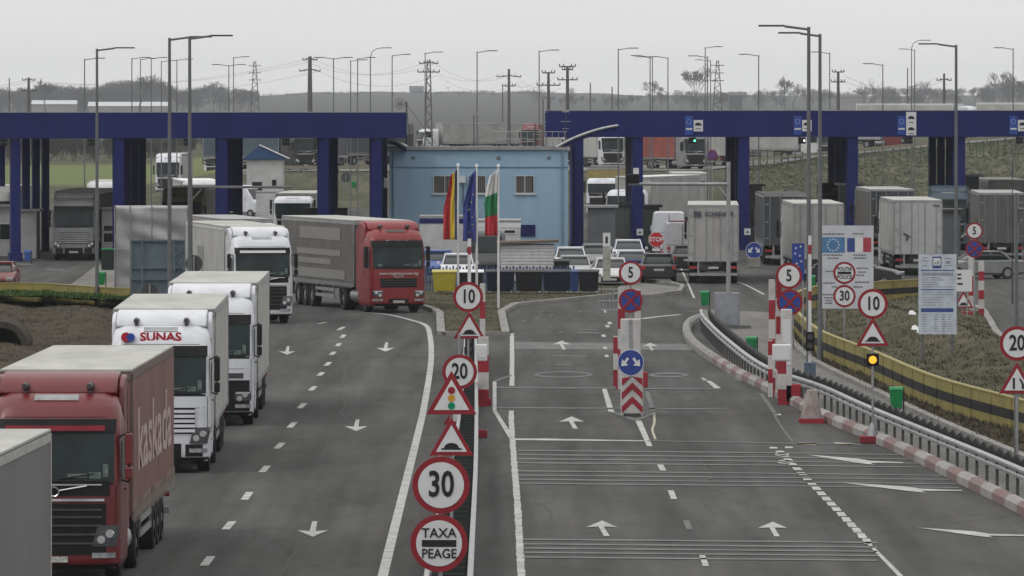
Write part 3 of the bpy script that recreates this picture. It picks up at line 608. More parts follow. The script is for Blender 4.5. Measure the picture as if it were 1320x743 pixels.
# foreground queue
truck('plain grey trailer cut off by the left edge, nearest vehicle of the queue', (-210, 95.8), (-37, 112.3), dict(paint=P_white2, side=mat('plain_grey_side', (.17, .17, .168), .6, scale=.25, dirt=(.135, .135, .134)), roof=M_roof, rim=mat('pale_rim', (.42, .42, .4), .6), **K))
r2, t2 = truck('dark red lorry with a faded red curtain trailer lettered kaskada', (70, 134.2), (146, 150.6), dict(paint=P_red, side=C_pink, curtain=C_pink, strap=mat('pale_strap', (.36, .3, .27), .7), band=mat('band_red', (.2, .012, .02), .5), rim=mat('brown_rim', (.16, .12, .11), .7), mirror=P_red, **K))
text('kaskada', 1.75, mat('lettering_pale_pink', (.46, .36, .34), .7), t2, (1.32, 9.6, 2.5), rz=R(90), sx=2.0, bold=.012)
r3, t3 = truck('white lorry with SUNAS in red above its windscreen', (206.5, 174.5), (233, 190.9), dict(paint=P_white, side=C_white, grille='slats', text=[('SUNAS', .29, 3.36, T_red, .035)], **K))
mb = MB(); mb.cyl((-.86, .28, 3.36), (-.86, .5, 3.36), .12, n=16); mb.build('round_logo', T_red, r3); mb = MB(); mb.cyl((-.74, .27, 3.36), (-.74, .5, 3.36), .10, n=16); mb.build('round_logo', T_blue, r3)
r4, t4 = truck('white lorry with a black lower front, third cab of the queue', (270.5, 200), (293, 216.2), dict(paint=P_white, side=C_white, grille='lowdark', **K))
r5, t5 = truck('white lorry with a black grille beside the grey curtain truck', (339.5, 292), (280, 307.5), dict(paint=P_white, side=C_white, visor=M_black, band=M_swhite, rim=P_white2, hi=True))
mb = MB(); mb.box(-1.285, -1.279, 10, 12.3, 1.8, 3.0); mb.build('side_sticker', mat('sticker', (.3, .3, .28), .7, scale=6, dirt=(.12, .12, .12)), t5)
r6, t6 = truck('bright red lorry with a grey curtain trailer swinging out beside the grass island', (514, 307), (400, 322.6), dict(paint=P_red2, side=C_grey, curtain=C_grey, grille='oval', visor=M_black, hatch=M_dsteel, text=[('M I L W A Y', .17, 3.12, T_wht, 0), ('www.logisticpower.bg', .17, 1.72, T_wht, .01), ('MILWAY', .1, 1.58, T_wht, 0)], hi=True))
mb = MB(); x = -1.325
for (a, b, c, d) in ((5.2, 12.8, 3.05, 3.6), (5.2, 13.3, 2.35, 2.62), (7.0, 13.1, 1.95, 2.2), (4.4, 14.4, 1.34, 1.75)): mb.box(x, x + .012, a, b, c, d)
mb.build('printed_band', C_patch, t6)
truck('low lorry with a red edged trailer hidden behind the white lorry', (330, 352), (275, 367), dict(paint=P_white, low=True, side=C_redd, roof=M_galv, h=3.3))
# lorries under and behind the left canopy
truck('lorry with canopy shade in its grey paint, waiting between the booths at the left end of the canopy', (95, 408), (118, 424), dict(paint=P_grey, side=C_grey, grille='slats', slat=M_galv, visor=M_black))  # canopy shade is put into the darker grey cab paint
truck('white lorry half hidden by the second column from the left', (136, 455), (150, 471), dict(paint=P_white2, side=C_white))
truck('white trailer at the far left edge under the blue canopy', (-12, 428), (18, 444), dict(paint=P_white2, side=C_white))
truck('white lorry approaching far behind the two tall lamp posts', (216, 700), (232, 716), dict(paint=P_white, side=C_white), .0)
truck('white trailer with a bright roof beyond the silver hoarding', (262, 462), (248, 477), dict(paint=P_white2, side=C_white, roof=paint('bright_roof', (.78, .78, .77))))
truck('olive and white lorry just behind the silver hoarding', (234, 425), (258, 441), dict(paint=mat('olive_paint', (.2, .19, .1), .6), side=C_white, low=False))
truck('beige topped lorry beside the third canopy column', (277, 820), (282, 836), dict(paint=P_white, side=mat('beige_side', (.5, .47, .4), .7)))
truck('white lorry cab waiting between the third and fourth canopy columns', (377, 452), (396, 467), dict(paint=P_white, low=True, side=C_lgrey, h=3.3))
truck('long dark blue trailer parked on the upper road left of the fourth column', (394, 716), (320, 724), dict(paint=P_dark, side=C_blu, curtain=C_blu, roof=C_blu, h=4.1), 2.25)
truck('dark lorry parked on the upper road above the green bins', (404, 735), (431, 750), dict(paint=P_dark, side=C_dark, roof=C_dark), 2.25)
rq, tq = truck('charcoal trailer with big pale letters on the upper road behind the gap', (410, 760), (500, 771), dict(paint=P_dark, side=C_dark, curtain=C_dark, roof=C_dark, h=4.2), 2.3)
text('CS', 2.2, M_fwht, tq, (-1.34, 13.5, 2.9), rz=R(-90), sx=1.3, bold=.03)
# upper road behind the blue building
truck('grey trailer with a white cab behind the roof of the light blue building', (541, 962), (668, 968), dict(paint=P_white, side=C_lgrey, curtain=C_lgrey, h=3.9, low=True), 2.35)
truck('red car transporter cab above the right end of the blue building roof', (682, 930), (715, 943), dict(paint=P_red, side=C_lgrey, h=3.6), 2.3)
rr, tt = truck('red container lorry on the upper road between the right canopy columns', (897, 722), (842, 734), dict(paint=P_grey, side=C_redd, roof=C_redd, h=3.7, len=10), 2.2)
text('M', 1.5, M_fwht, tt, (1.31, 6, 2.4), rz=R(90))
truck('white van body lorry on the upper road above the red car', (790, 735), (765, 750), dict(paint=P_white, side=C_white), 2.25)
truck('grey trailer parked on the upper road beside the striped island', (742, 770), (722, 785), dict(paint=P_white2, side=C_lgrey), 2.25)
truck('white trailer seen end on beyond the traffic light with the green lamp', (934, 770), (918, 754), dict(paint=P_white, side=C_white, h=4.3), 2.3)
truck('pale grey trailer on the upper road right of the middle canopy column', (1064, 812), (960, 820), dict(paint=P_white2, side=C_lgrey, curtain=C_lgrey, h=4.1), 2.5)
truck('light grey trailer on the embankment behind the double lamp post', (1170, 838), (1068, 845), dict(paint=P_red, side=C_lgrey, h=4.1), 3.6)
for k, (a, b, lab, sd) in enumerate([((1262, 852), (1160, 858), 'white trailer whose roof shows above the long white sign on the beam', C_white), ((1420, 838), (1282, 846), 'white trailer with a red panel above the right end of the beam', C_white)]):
    rk, tk = truck(lab, a, b, dict(paint=P_white, side=sd, curtain=sd, rim=P_white, roof=paint('toplit_white_roof', (.82, .82, .82)), h=4.25), 4.68 + .12 * k)  # roof and rim whitened: light from above put into their colour
    mb = MB(); mb.box(-1.34, -1.325, 4 + 4 * k, 8 + 5 * k, 1.4, 3.3); mb.build('red_panel', C_redd, tk)
truck('white cab lorry hidden beside the blue roofed hut', (322, 770), (330, 786), dict(paint=P_white, side=C_lgrey))
# right side, beyond the toll canopy
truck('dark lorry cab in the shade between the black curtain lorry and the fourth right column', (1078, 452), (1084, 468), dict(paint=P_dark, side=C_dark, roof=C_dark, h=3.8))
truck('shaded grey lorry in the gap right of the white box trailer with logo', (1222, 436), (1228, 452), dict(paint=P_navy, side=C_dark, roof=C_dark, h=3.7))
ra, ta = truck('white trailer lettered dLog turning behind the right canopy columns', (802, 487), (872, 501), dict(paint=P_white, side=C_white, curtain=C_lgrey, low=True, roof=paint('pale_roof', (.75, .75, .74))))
text('dLog', 1.5, T_dark, ta, (-1.34, 10.8, 2.8), rz=R(-90), sx=2.0)
rb_, tb_ = truck('white trailer lettered ARGALOIS parked behind the STOP sign', (880, 528), (891, 512), dict(paint=P_white, side=C_white, door=C_lgrey, curtain=C_lgrey))
text('ARGALOIS', .42, T_dark, tb_, (0, 16.49, 3.3), rz=R(180), bold=.01)
truck('yellow edged lorry behind the grey trailer at the canopy end column', (776, 560), (786, 576), dict(paint=P_white, side=mat('ochre_side', (.3, .25, .1), .6), roof=M_dsteel, low=True))
rs, ts = truck('rear of a dusty white lorry lettered SCHENKER leaving through the toll lane', (918, 372), (919.5, 355), dict(paint=P_white2, side=C_lgrey, door=mat('dusty_door', (.36, .35, .34), .7, scale=.8, dirt=(.27, .265, .26))))
text('SCHENKER', .30, T_dark, ts, (-.30, 16.49, 3.52), rz=R(180), bold=.02)
mb = MB(); mb.box(.62, .98, 16.47, 16.49, 3.38, 3.66); mb.build('square_logo', T_dark, ts)
truck('black curtain lorry left of the plain white box trailer', (1000, 412), (1014, 396), dict(paint=P_dark, side=C_dark, curtain=C_dark, roof=mat('black_roof', (.05, .05, .05), .7), door=C_dark))
truck('plain white box trailer seen from behind above the blue information panel', (1036, 377), (1055, 361), dict(paint=P_white2, side=C_lgrey, door=C_lgrey, roof=M_roof, h=4.0))
truck('grey lorry ahead of the white box trailer with the dark logo', (1126, 435), (1148, 420), dict(paint=P_dark, side=C_grey, door=C_dark, curtain=C_grey))
rw_, tw_ = truck('white box trailer with a small dark logo on its rear doors', (1161, 389), (1184.5, 372), dict(paint=P_white2, side=C_lgrey, door=mat('grey_white_door', (.42, .43, .44), .5, scale=.5, dirt=(.34, .345, .35))))
mb = MB(); mb.plate([(.35, 2.05), (.75, 2.28), (.80, 2.20), (.62, 2.08), (.66, 1.85), (.56, 1.87), (.52, 2.03)], 16.44, 16.46); mb.build('emblem', T_dark, tw_); mb = MB(); mb.box(-1.12, -.75, 16.44, 16.46, 3.72, 3.76); mb.box(-1.12, -.85, 16.44, 16.46, 3.64, 3.68); mb.build('small_print', T_dark, tw_)
truck('dusty grey trailer with barred doors right of the canopy column', (1277, 419), (1291, 403), dict(paint=P_grey, side=C_grey, door=mat('barred_grey_door', (.12, .12, .118), .7, scale=.8, dirt=(.08, .08, .08)), roof=mat('grey_roof', (.35, .35, .34), .6)))
truck('white lorry whose roof shows behind the dusty grey trailer', (1278, 476), (1300, 460), dict(paint=P_white, side=C_white, roof=paint('toplit_white_roof', (.82, .82, .82)), h=4.1))

# ---- cars and vans
def loft_y(secs, name, m, parent, smooth='auto', mats=None):
    """secs: list of (y, [(x,z)...]) closed rings with equal counts"""
    mb = MB(); n = len(secs[0][1])
    for y, ring in secs: mb.v += [(x, y, z) for x, z in ring]
    for j in range(len(secs) - 1):
        for i in range(n): i2 = (i + 1) % n; mb.face((j * n + i, j * n + i2, (j + 1) * n + i2, (j + 1) * n + i))
    mb.face(tuple(range(n))); mb.face(tuple((len(secs) - 1) * n + i for i in range(n)))
    return mb.build(name, m, parent, smooth=smooth)
def ring(hw, z0, z1, r=.12, tw=None):
    tw = hw if tw is None else tw; zm = z0 + (z1 - z0) * .55
    return [(-hw + r, z0), (-hw, z0 + r), (-hw, zm), (-tw, z1 - r * .6), (-tw + r, z1), (tw - r, z1), (tw, z1 - r * .6), (hw, zm), (hw, z0 + r), (hw - r, z0)]
def car(label, px, D, m, rear=False, kind='estate', zg=0.0, rz=0.0, group='cars and vans at the checkpoint', name='parked_car', cat='car', stripe=None, det=True):
    root = thing(name, X(px, D), D, zg, label, cat, group, (math.pi if rear else 0) + rz)
    if kind == 'van':
        body = loft_y([(0, ring(.85, .35, .9)), (.12, ring(.95, .3, 1.05)), (.75, ring(.99, .3, 1.35)), (1.5, ring(1.0, .3, 2.35, .15, .88)), (2.0, ring(1.0, .3, 2.55, .15, .88)), (5.4, ring(1.0, .3, 2.6, .15, .88)), (5.5, ring(.97, .35, 2.5, .15, .86))], 'body', m, root)
        mb = MB(); mb.add([(-.85, .80, 1.45), (.85, .80, 1.45), (.76, 1.42, 2.25), (-.76, 1.42, 2.25)], [(0, 1, 2, 3)]); mb.build('windscreen', M_glass, body)
        mb = MB(); mb.box(-.015, .015, 5.5, 5.52, .6, 2.4); mb.box(-.85, .85, 5.5, 5.515, 1.3, 1.32); mb.build('door_seam', M_black, body); L = 5.5; wb = (1.0, 4.3); hw = .98
    else:
        top = 1.46 if kind == 'estate' else 1.42; rearz = 1.0
        body = loft_y([(0, ring(.72, .30, .62, .08)), (.08, ring(.82, .22, .70)), (.5, ring(.88, .2, .82)), (1.15, ring(.9, .2, .95)), (1.5, ring(.9, .2, .98)), (3.7, ring(.9, .2, .99)), (4.4, ring(.88, .22, .97)), (4.58, ring(.78, .3, .85, .08))], 'body', m, root)
        r0 = 4.25 if kind == 'estate' else 3.75
        loft_y([(1.25, ring(.76, .93, .97, .02, .70)), (2.05, ring(.78, .9, top - .03, .1, .66)), (2.5, ring(.80, .9, top, .1, .66)), (r0 - .45, ring(.80, .9, top - .02, .1, .66)), (r0 + .1, ring(.76, .9, 1.0, .02, .70))], 'cabin', M_glass, body)
        mb = MB(); mb.box(-.63, .63, 2.0, r0 - .42, top - .10, top + .016); mb.build('roof', m, body, bevel=.02)
        mb = MB()
        for s_ in (-1, 1):
            mb.cyl((.77 * s_, 1.28, .97), (.65 * s_, 2.06, top - .02), .035, n=6); mb.cyl((.77 * s_, r0 + .05, .98), (.65 * s_, r0 - .48, top - .02), .06, n=6); mb.cyl((.8 * s_, 2.7, .97), (.65 * s_, 2.7, top - .01), .03, n=6)
            mb.cyl((.65 * s_, 2.05, top - .01), (.65 * s_, r0 - .48, top - .01), .03, n=6)
        mb.build('pillar', m, body); L = 4.58; wb = (.85, 3.55); hw = .86
    for s_ in (-1, 1):
        mb = MB(); z = .62 if kind != 'van' else .85; mb.box(*sorted((s_ * .5, s_ * .84)), -.02, .3, z - .06, z + .1); mb.build('headlight', M_head, body, bevel=.03)
        mb = MB(); z = .78 if kind != 'van' else 1.1; mb.box(*sorted((s_ * .66, s_ * .87)), L - .22, L + .005, z - .1, z + .12); mb.build('tail_light', M_tail, body, bevel=.02)
        mb = MB(); mb.box(*sorted((s_ * .92, s_ * 1.06)), 1.45, 1.55, .95 if kind != 'van' else 1.35, 1.1 if kind != 'van' else 1.65); mb.build('mirror', m, body, bevel=.02)
        for y in wb: wheel_part(root, hw * s_ - .06 * s_, y, r=.32, wd=.22, side=s_)
    mb = MB(); mb.box(-.26, .26, L - .01, L + .02, .62, .73); mb.box(-.26, .26, -.03, .0, .38, .48); mb.build('number_plate', M_plate, body)
    mb = MB(); mb.box(-.5, .5, -.015, .02, .3, .55) if kind != 'van' else mb.box(-.6, .6, -.015, .05, .45, .8); mb.build('grille', M_black, body)
    if kind == 'estate' and det:
        mb = MB()
        for s_ in (-1, 1): mb.cyl((.58 * s_, 2.1, top + .05), (.58 * s_, 3.8, top + .05), .018, n=5)
        mb.build('roof_rail', M_galv, body)
    if stripe: mb = MB(); mb.box(-.5, .5, .25, 1.1, .86, .985); mb.build('bonnet_stripe', stripe, body)
    return root
car('dark estate car seen from behind below the STOP sign', 847, 362, P_dark, rear=True)
car('white car with a blue bonnet facing the camera behind the 5 sign', 815, 366, P_white, stripe=P_blue, kind='saloon')
car('white estate car behind the blue striped car at the column foot', 811, 392, P_white)
car('white car low behind the rails right of the black bins', 788, 348, P_white2, kind='saloon')
car('white estate car parked at the corner of the blue building', 736, 372, P_white)
car('white saloon between the shed and the blue bin', 741, 354, P_sgrey, kind='saloon')
car('silver car behind the dark column base', 769, 380, P_grey)
car('small red car following behind the white van', 872, 395, P_red2, rear=True)
car('dark car beside the dusty white lorry', 885, 384, P_dark, rear=True, kind='saloon')
rv = car('white van with a red roof edge seen from behind', 877, 394, P_sgrey, rear=True, kind='van', name='van', cat='van')
mb = MB(); mb.box(-.8, .8, 5.2, 5.45, 2.60, 2.64); mb.build('roof_edge', P_red2, rv)
car('tall white van behind the STOP sign', 860, 430, P_white, kind='van', name='van', cat='van', rear=True)
car('blue car beside the red lorry at the light blue building', 563, 364, P_blue)
car('white car behind the yellow bin', 590, 356, P_white)
car('dark van with a windscreen sticker beside the white shed', 628, 362, P_dark, kind='van', name='van', cat='van')
car('black car partly behind the large information board', 1163, 352, P_dark, rz=R(80))
car('grey car top showing above the price list board', 1208, 366, P_grey, rz=R(-75), kind='saloon')
car('dark red car at the left edge behind the striped barrier', -6, 340, P_red, kind='saloon')
car('white van parked below the blue roofed hut', 345, 560, P_white, kind='van', name='van', cat='van', rz=R(60))
car('silver car far behind near the middle canopy column', 1120, 520, P_sgrey, kind='saloon')
# ------------------------------------------------------------------ toll canopies
M_joint = mat('joint_dark_blue', (.008, .010, .06), .7)
def canopy(label, pxs, D0, slope, top, th, colpx, x_ends, signs, nrow=4, step=9.0):
    """front beam through (px, D); columns in rows going back"""
    pa, pb = x_ends; Da, Db = slope; xa, ya, xb, yb = X(pa, Da), Da, X(pb, Db), Db
    th_ = math.atan2(yb - ya, xb - xa); Lb = math.hypot(xb - xa, yb - ya)
    root = thing('toll_canopy', xa, ya, 0, label, 'canopy', 'blue toll canopies', th_)
    mb = MB(); mb.box(0, Lb, 0, .5, top - th, top); beam = mb.build('front_beam', M_blue, root)
    mb = MB(); mb.box(-.01, Lb + .01, -.02, .52, top + .002, top + .05); mb.build('beam_capping', M_galv, beam)
    for i in range(1, int(Lb / 3.2)): mb = MB(); mb.box(i * 3.2 - .015, i * 3.2 + .015, -.006, 0, top - th + .02, top - .02); mb.build('panel_joint', M_joint, beam)
    mb = MB(); mb.box(0, Lb, -.03, -.001, top - th, top - th + .07); mb.build('drip_edge', M_dblue, beam)
    rv = (math.cos(th_), math.sin(th_)); dp = nrow * step - 1.5; bx0 = dp * rv[1] ; by0 = dp * rv[0]
    mb = MB(); P4 = [(.1, .5), (Lb - .1, .5), (Lb - .1 + bx0, by0), (.1 + bx0, by0)]; z0, z1 = top - th + .1, top - .75
    mb.add([(a, b, z0) for a, b in P4] + [(a, b, z1) for a, b in P4], [(0, 3, 2, 1), (4, 5, 6, 7), (0, 1, 5, 4), (1, 2, 6, 5), (2, 3, 7, 6), (3, 0, 4, 7)]); mb.build('canopy_roof', M_dsteel, root)
    for px, wd in colpx:
        # where the column line crosses the beam
        s = 0.0
        for _ in range(30):
            x = xa + rv[0] * s; y = ya + rv[1] * s; s += (X(px, y) - x) / rv[0]
        for k in range(nrow):
            # rows go straight back along the road
            dx, dy = -.0022 * k * step, k * step
            lx = s + dx * rv[0] + dy * rv[1]; ly = .1 - dx * rv[1] + dy * rv[0]
            mb = MB(); wk = wd if k == 0 else .44; mb.box(lx - wk / 2, lx + wk / 2, ly, ly + (.6 if k == 0 else .45), 0.02, top - th + .01); c = mb.build('column', M_blue if k == 0 else M_dblue, root, bevel=.03)
            if k == 0:
                mb = MB(); mb.box(lx - wd / 2 - .1, lx + wd / 2 + .1, ly - .1, ly + .7, 0, .5); mb.build('column_base', M_dblue, c)
    return root, s, rv
LC, _, _ = canopy('long blue canopy over the left lanes, from the left edge to the blue building', 0, 0, (405, 411), 8.55, 1.48, [(-40, .6), (21, .55), (154, .6), (287, .62), (418, .58), (486, .62)], (-60, 524), None, nrow=4)
RC, _, _ = canopy('long blue canopy over the right lanes with white lane signs on its beam', 0, 0, (434, 440), 8.62, 1.62, [(746.5, .6), (823, .62), (960, .66), (1100, .66), (1238, .68), (1390, .68)], (704, 1400), None, nrow=4)
def on_beam(root, D, px0, px1, z0, z1, m, name, e=.03, label=None):
    # board mounted on the right beam
    x0, x1 = X(px0, D), X(px1, D); c = root.location; a = root.rotation_euler[2]
    l0 = (x0 - c[0]) / math.cos(a); l1 = (x1 - c[0]) / math.cos(a)
    mb = MB(); mb.box(l0, l1, -e, -.006, z0, z1); return mb.build(name, m, root), (l0 + l1) / 2
def lane_sign(px, long=False):
    D = 434 + (px - 704) * .0086; b, xc = on_beam(RC, D, px - 6, px + 6 if not long else px + 7, 7.35 if not long else 7.1, 8.05 if not long else 8.55, M_swhite, 'lane_sign')
    zs = [(7.55, 7.9)] if not long else [(7.3, 7.55), (7.95, 8.3)]
    mb = MB()
    for z0, z1 in zs:
        zc = (z0 + z1) / 2 + .05; mb.box(xc - .2, xc + .2, -.05, -.032, zc - .06, zc + .06); mb.box(xc - .13, xc + .1, -.05, -.032, zc + .06, zc + .12); mb.box(xc - .16, xc + .16, -.05, -.032, zc - .28, zc - .24)
    mb.build('pictogram', M_sblk, b)
    b2, x2 = on_beam(RC, D, px - 17, px - 7, 7.15, 8.3, mat('eu_blue', (.03, .08, .34), .5), 'flag_panel')
    mb = MB(); 
    for i in range(12): t = i * math.pi / 6; mb.box(x2 + .14 * math.cos(t) - .015, x2 + .14 * math.cos(t) + .015, -.045, -.032, 7.95 + .14 * math.sin(t) - .015, 7.95 + .14 * math.sin(t) + .015)
    mb.box(x2 - .2, x2 + .2, -.045, -.032, 7.45, 7.55); mb.build('star_ring', M_swhite, b2)
for px, lg in ((900, 0), (1040, 0), (1174, 1), (1318, 0)): lane_sign(px, lg)
LAMP_G = mat('signal_green', (.1, .8, .4), .4, emit=((.1, 1, .5), 4)); LAMP_W = mat('signal_white', (.8, .8, .8), .4, emit=((1, 1, 1), 2.0)); LAMP_A = mat('signal_amber', (.9, .5, .05), .4, emit=((1, .42, .03), 1.1))
for root, D, px, lit in ((LC, 406, 5, None), (LC, 408, 119, None), (LC, 410, 243, None), (LC, 412, 370, None), (RC, 434, 893, LAMP_G), (RC, 436, 1034, LAMP_W), (RC, 438, 1171, None), (RC, 441, 1311, None)):
    wd = 9; top = 7.07 if root is LC else 7.0
    b, xc = on_beam(root, D, px - wd / 2, px + wd / 2, top - .42, top - .02, M_black, 'lane_signal', .2)
    mb = MB()
    for k, dx in enumerate((.12,) if lit else (-.1, .12)): mb.cyl((xc + dx, -.24, top - .22), (xc + dx, -.201, top - .22), .06, n=12)
    mb.build('signal_lens', lit or M_dsteel, b)
for px, w_ in ((825, .5), (963, .5)):
    D = 433 + (px - 700) * .016; b, xc = on_beam(RC, D, px - 4.5, px + 4.5, 1.0, 1.0, M_swhite, 'x'); bpy.data.objects.remove(b)
    mb = MB(); mb.box(xc - .22, xc + .22, .05, .09, 1.02, 1.30) if False else mb.box(xc - .2, xc + .2, .03, .07, .95 + .0, 1.35); o = mb.build('column_sign', M_swhite, RC)
    o.location = (0, 0, 0); mb = MB(); mb.plate([(xc - .12, 1.08), (xc + .1, 1.08), (xc + .02, 1.22)], .022, .03); mb.build('pictogram', M_sblk, o)
# curved white gutters linking both canopies to the building
M_curve = mat('white_curved_metal', (.42, .43, .44), .4, .3)
def arc_pipe(name, pts, D, label, rr=.07):
    root = thing(name, 0, D, 0, label, 'metal arc', 'curved metal arcs between canopies and building')
    P = smooth_path([(X(a, D), Z(b, D)) for a, b in pts], .4); mb = MB(); mb.tube([(x, 0, z) for x, z in P], rr, 8); mb.tube([(x, 1.6, z) for x, z in P], rr, 8); mb.build('rail', M_curve, root, smooth='auto')
    mb = MB()
    for k in range(len(P) - 1): (x0, z0), (x1, z1) = P[k], P[k + 1]; mb.add([(x0, .1, z0 - .05), (x1, .1, z1 - .05), (x1, 1.5, z1 - .05), (x0, 1.5, z0 - .05), (x0, .1, z0 - .3), (x1, .1, z1 - .3), (x1, 1.5, z1 - .3), (x0, 1.5, z0 - .3)], [(0, 1, 2, 3), (4, 7, 6, 5), (0, 4, 5, 1), (3, 2, 6, 7), (0, 3, 7, 4), (1, 5, 6, 2)])
    mb.build('infill_panel', M_dblue, root)
arc_pipe('curved_arc', [(716, 191), (728, 184), (745, 176), (765, 169), (782, 164.5), (797, 162)], 428, 'white curved rail rising from the blue building to the right canopy beam')
arc_pipe('curved_arc', [(500, 179), (508, 181), (516, 185), (524, 189.5)], 424, 'short white curved rail at the right end of the left canopy beam', .09)

# ------------------------------------------------------------------ light blue building
M_lblue = mat('light_blue_render', (.30, .45, .59), .8, scale=1.1, var=.03, dirt=(.265, .405, .545), bump=.1, stretch=(1, 1, .18)); M_lb2 = mat('roof_felt', (.18, .18, .18), .9)
D = 425; xa, xb = X(502, D), X(732, D); zt = Z(192, D)
bd = thing('office_building', (xa + xb) / 2, D, 0, 'light blue two storey office building between the two blue canopies', 'building')
hw = (xb - xa) / 2
def lx(px, D_=D): return X(px, D_) - (xa + xb) / 2
def window(parent, x0, x1, z0, z1, wallname='wall', blind=True):
    fr = MB(); t = .07
    for a in ((x0, x1, z0, z0 + t), (x0, x1, z1 - t, z1), (x0, x0 + t, z0 + t, z1 - t), (x1 - t, x1, z0 + t, z1 - t), ((x0 + x1) / 2 - .03, (x0 + x1) / 2 + .03, z0 + t, z1 - t)): fr.box(a[0], a[1], -.05, .02, a[2], a[3])
    f = fr.build('window', mat('pvc_frame', (.42, .47, .5), .5), parent); mb = MB(); mb.box(x0 + t, x1 - t, .03, .05, z0 + t, z1 - t); mb.build('pane', M_glass, f)
    if blind:
        mb = MB(); n = int((x1 - x0 - 2 * t) / .12)
        for i in range(n): mb.box(x0 + t + i * .12 + .01, x0 + t + i * .12 + .09, .0, .012, z0 + t + .02, z1 - t - .02)
        mb.build('blind', mat('blind_fabric', (.16, .15, .14), .8), f)
    mb = MB(); mb.box(x0 - .08, x1 + .08, -.12, -.0, z0 - .06, z0 - .003); mb.build('sill', M_swhite, f)
wins = [(558, 589), (603, 627), (664, 689)]; wz0, wz1 = Z(250, D), Z(226, D); mb = MB(); xs = -hw
for a, b in wins: mb.box(xs, lx(a), 0, .3, wz0, wz1); xs = lx(b)
mb.box(xs, hw, 0, .3, wz0, wz1); mb.box(-hw, hw, 0, .3, wz1, zt); mb.box(-hw, hw, 0, .3, 0, wz0); mb.box(-hw, -hw + .3, .3, 11, 0, zt); mb.box(hw - .3, hw, .3, 11, 0, zt); mb.box(-hw, hw, 11, 11.3, 0, zt)
wl = mb.build('wall', M_lblue, bd)
for a, b in wins: window(bd, lx(a), lx(b), wz0, wz1)
mb = MB(); mb.box(-hw - .02, hw + .02, -.035, -.003, Z(216.5, D), Z(215.2, D)); mb.build('facade_joint', mat('joint_blue', (.11, .21, .32), .7), bd)
mb = MB(); mb.box(-hw - .15, hw + .15, -.18, 11.4, zt + .003, zt + .09); mb.build('flat_roof', M_lb2, bd)
mb = MB(); mb.box(-hw - .12, hw + .12, -.19, -.15, zt - .06, zt + .06); mb.build('roof_flashing', M_galv, bd)
mb = MB(); mb.box(lx(671), lx(690), -.06, -.005, Z(305, D), Z(290, D)); mb.build('dark_blue_door_head', M_dblue, bd)
mb = MB(); mb.box(lx(592), lx(600), -.35, -.01, Z(236, D), Z(228, D)); mb.build('air_conditioner', M_swhite, bd, bevel=.02)
mb = MB(); mb.tube([(lx(597), -.06, Z(238, D)), (lx(597), -.06, Z(263, D)), (lx(601), -.06, Z(264, D)), (lx(601), -.06, Z(285, D))], .03, 6); mb.build('cable_duct', M_dsteel, bd)
mb = MB(); mb.cyl((hw - .35, -.06, 0), (hw - .35, -.06, zt - .1), .05, n=8); mb.cyl((-hw + .25, -.06, 0), (-hw + .25, -.06, zt - .1), .05, n=8); mb.build('downpipe', mat('pipe_blue_grey', (.2, .3, .4), .5), bd)
mb = MB(); [mb.box(lx(p), lx(p + 5), -.03, -.003, Z(206, D), Z(202, D)) for p in (530, 640, 705)]; mb.build('vent_grille', M_pole, bd)
# roof mast with a wire dish and stays
ms = thing('antenna_mast', X(524, 427), 427, zt + .09, 'thin mast with a round wire dish at the left corner of the blue building roof', 'antenna')
mb = MB(); mb.cyl((0, 0, 0), (0, 0, 2.75), .05, n=8); mb.build('mast', M_dsteel, ms); mb = MB(); mb.cyl((0, 0, 2.6), (1.9, .6, 0), .014, n=5); mb.cyl((0, 0, 2.6), (.2, 3, 0), .014, n=5); mb.build('stay_wire', M_dsteel, ms)
mb = MB(); cx, cz, r = -.42, 2.6, .34
for rr in (.34, .23, .12):
    for i in range(20): a, b = i * math.pi / 10, (i + 1) * math.pi / 10; mb.cyl((cx + rr * math.cos(a), -.05, cz + rr * math.sin(a)), (cx + rr * math.cos(b), -.05, cz + rr * math.sin(b)), .012, n=4)
for i in range(8): a = i * math.pi / 8; mb.cyl((cx - r * math.cos(a), -.05, cz - r * math.sin(a)), (cx + r * math.cos(a), -.05, cz + r * math.sin(a)), .008, n=4)
mb.cyl((-.42, 0, 2.6), (0, 0, 2.6), .02, n=5); mb.build('wire_dish', M_pole, ms)
for k, (px, h) in enumerate(((611, 2.0), (700, 3.0), (690, 1.5), (743, 2.2))):
    DD = 430; o = thing('antenna_mast', X(px, DD) if px < 740 else X(729, DD), DD, zt + .09, ['short floodlight post near the middle of the blue building roof', 'tall lattice aerial at the right end of the blue building roof', 'small aerial left of the tall lattice aerial on the roof', 'thin aerial on the right edge of the blue building roof'][k], 'antenna', 'aerials on the blue building roof')
    mb = MB(); mb.cyl((0, 0, 0), (0, 0, h), .035, n=6); mb.build('mast', M_dsteel, o); mb = MB(); mb.box(-.22, .22, -.06, .06, h - .1, h + .06); mb.cyl((-.3, 0, h * .7), (.3, 0, h * .7), .02, n=5); mb.cyl((-.2, 0, h * .5), (.2, 0, h * .5), .02, n=5); mb.build('antenna_bar', M_galv, o)
mb = MB(); D2 = 431; lxr = lambda px: X(px, D2)
for px in range(640, 735, 8): mb.cyl((lxr(px), D2, zt + .09), (lxr(px), D2, zt + 1.0), .02, n=5)
for z in (zt + .55, zt + 1.0): mb.cyl((lxr(636), D2, z), (lxr(731), D2, z), .022, n=5)
tag(mb.build('roof_railing', M_galv), 'thin grey metal railing along the blue building roof', 'railing')

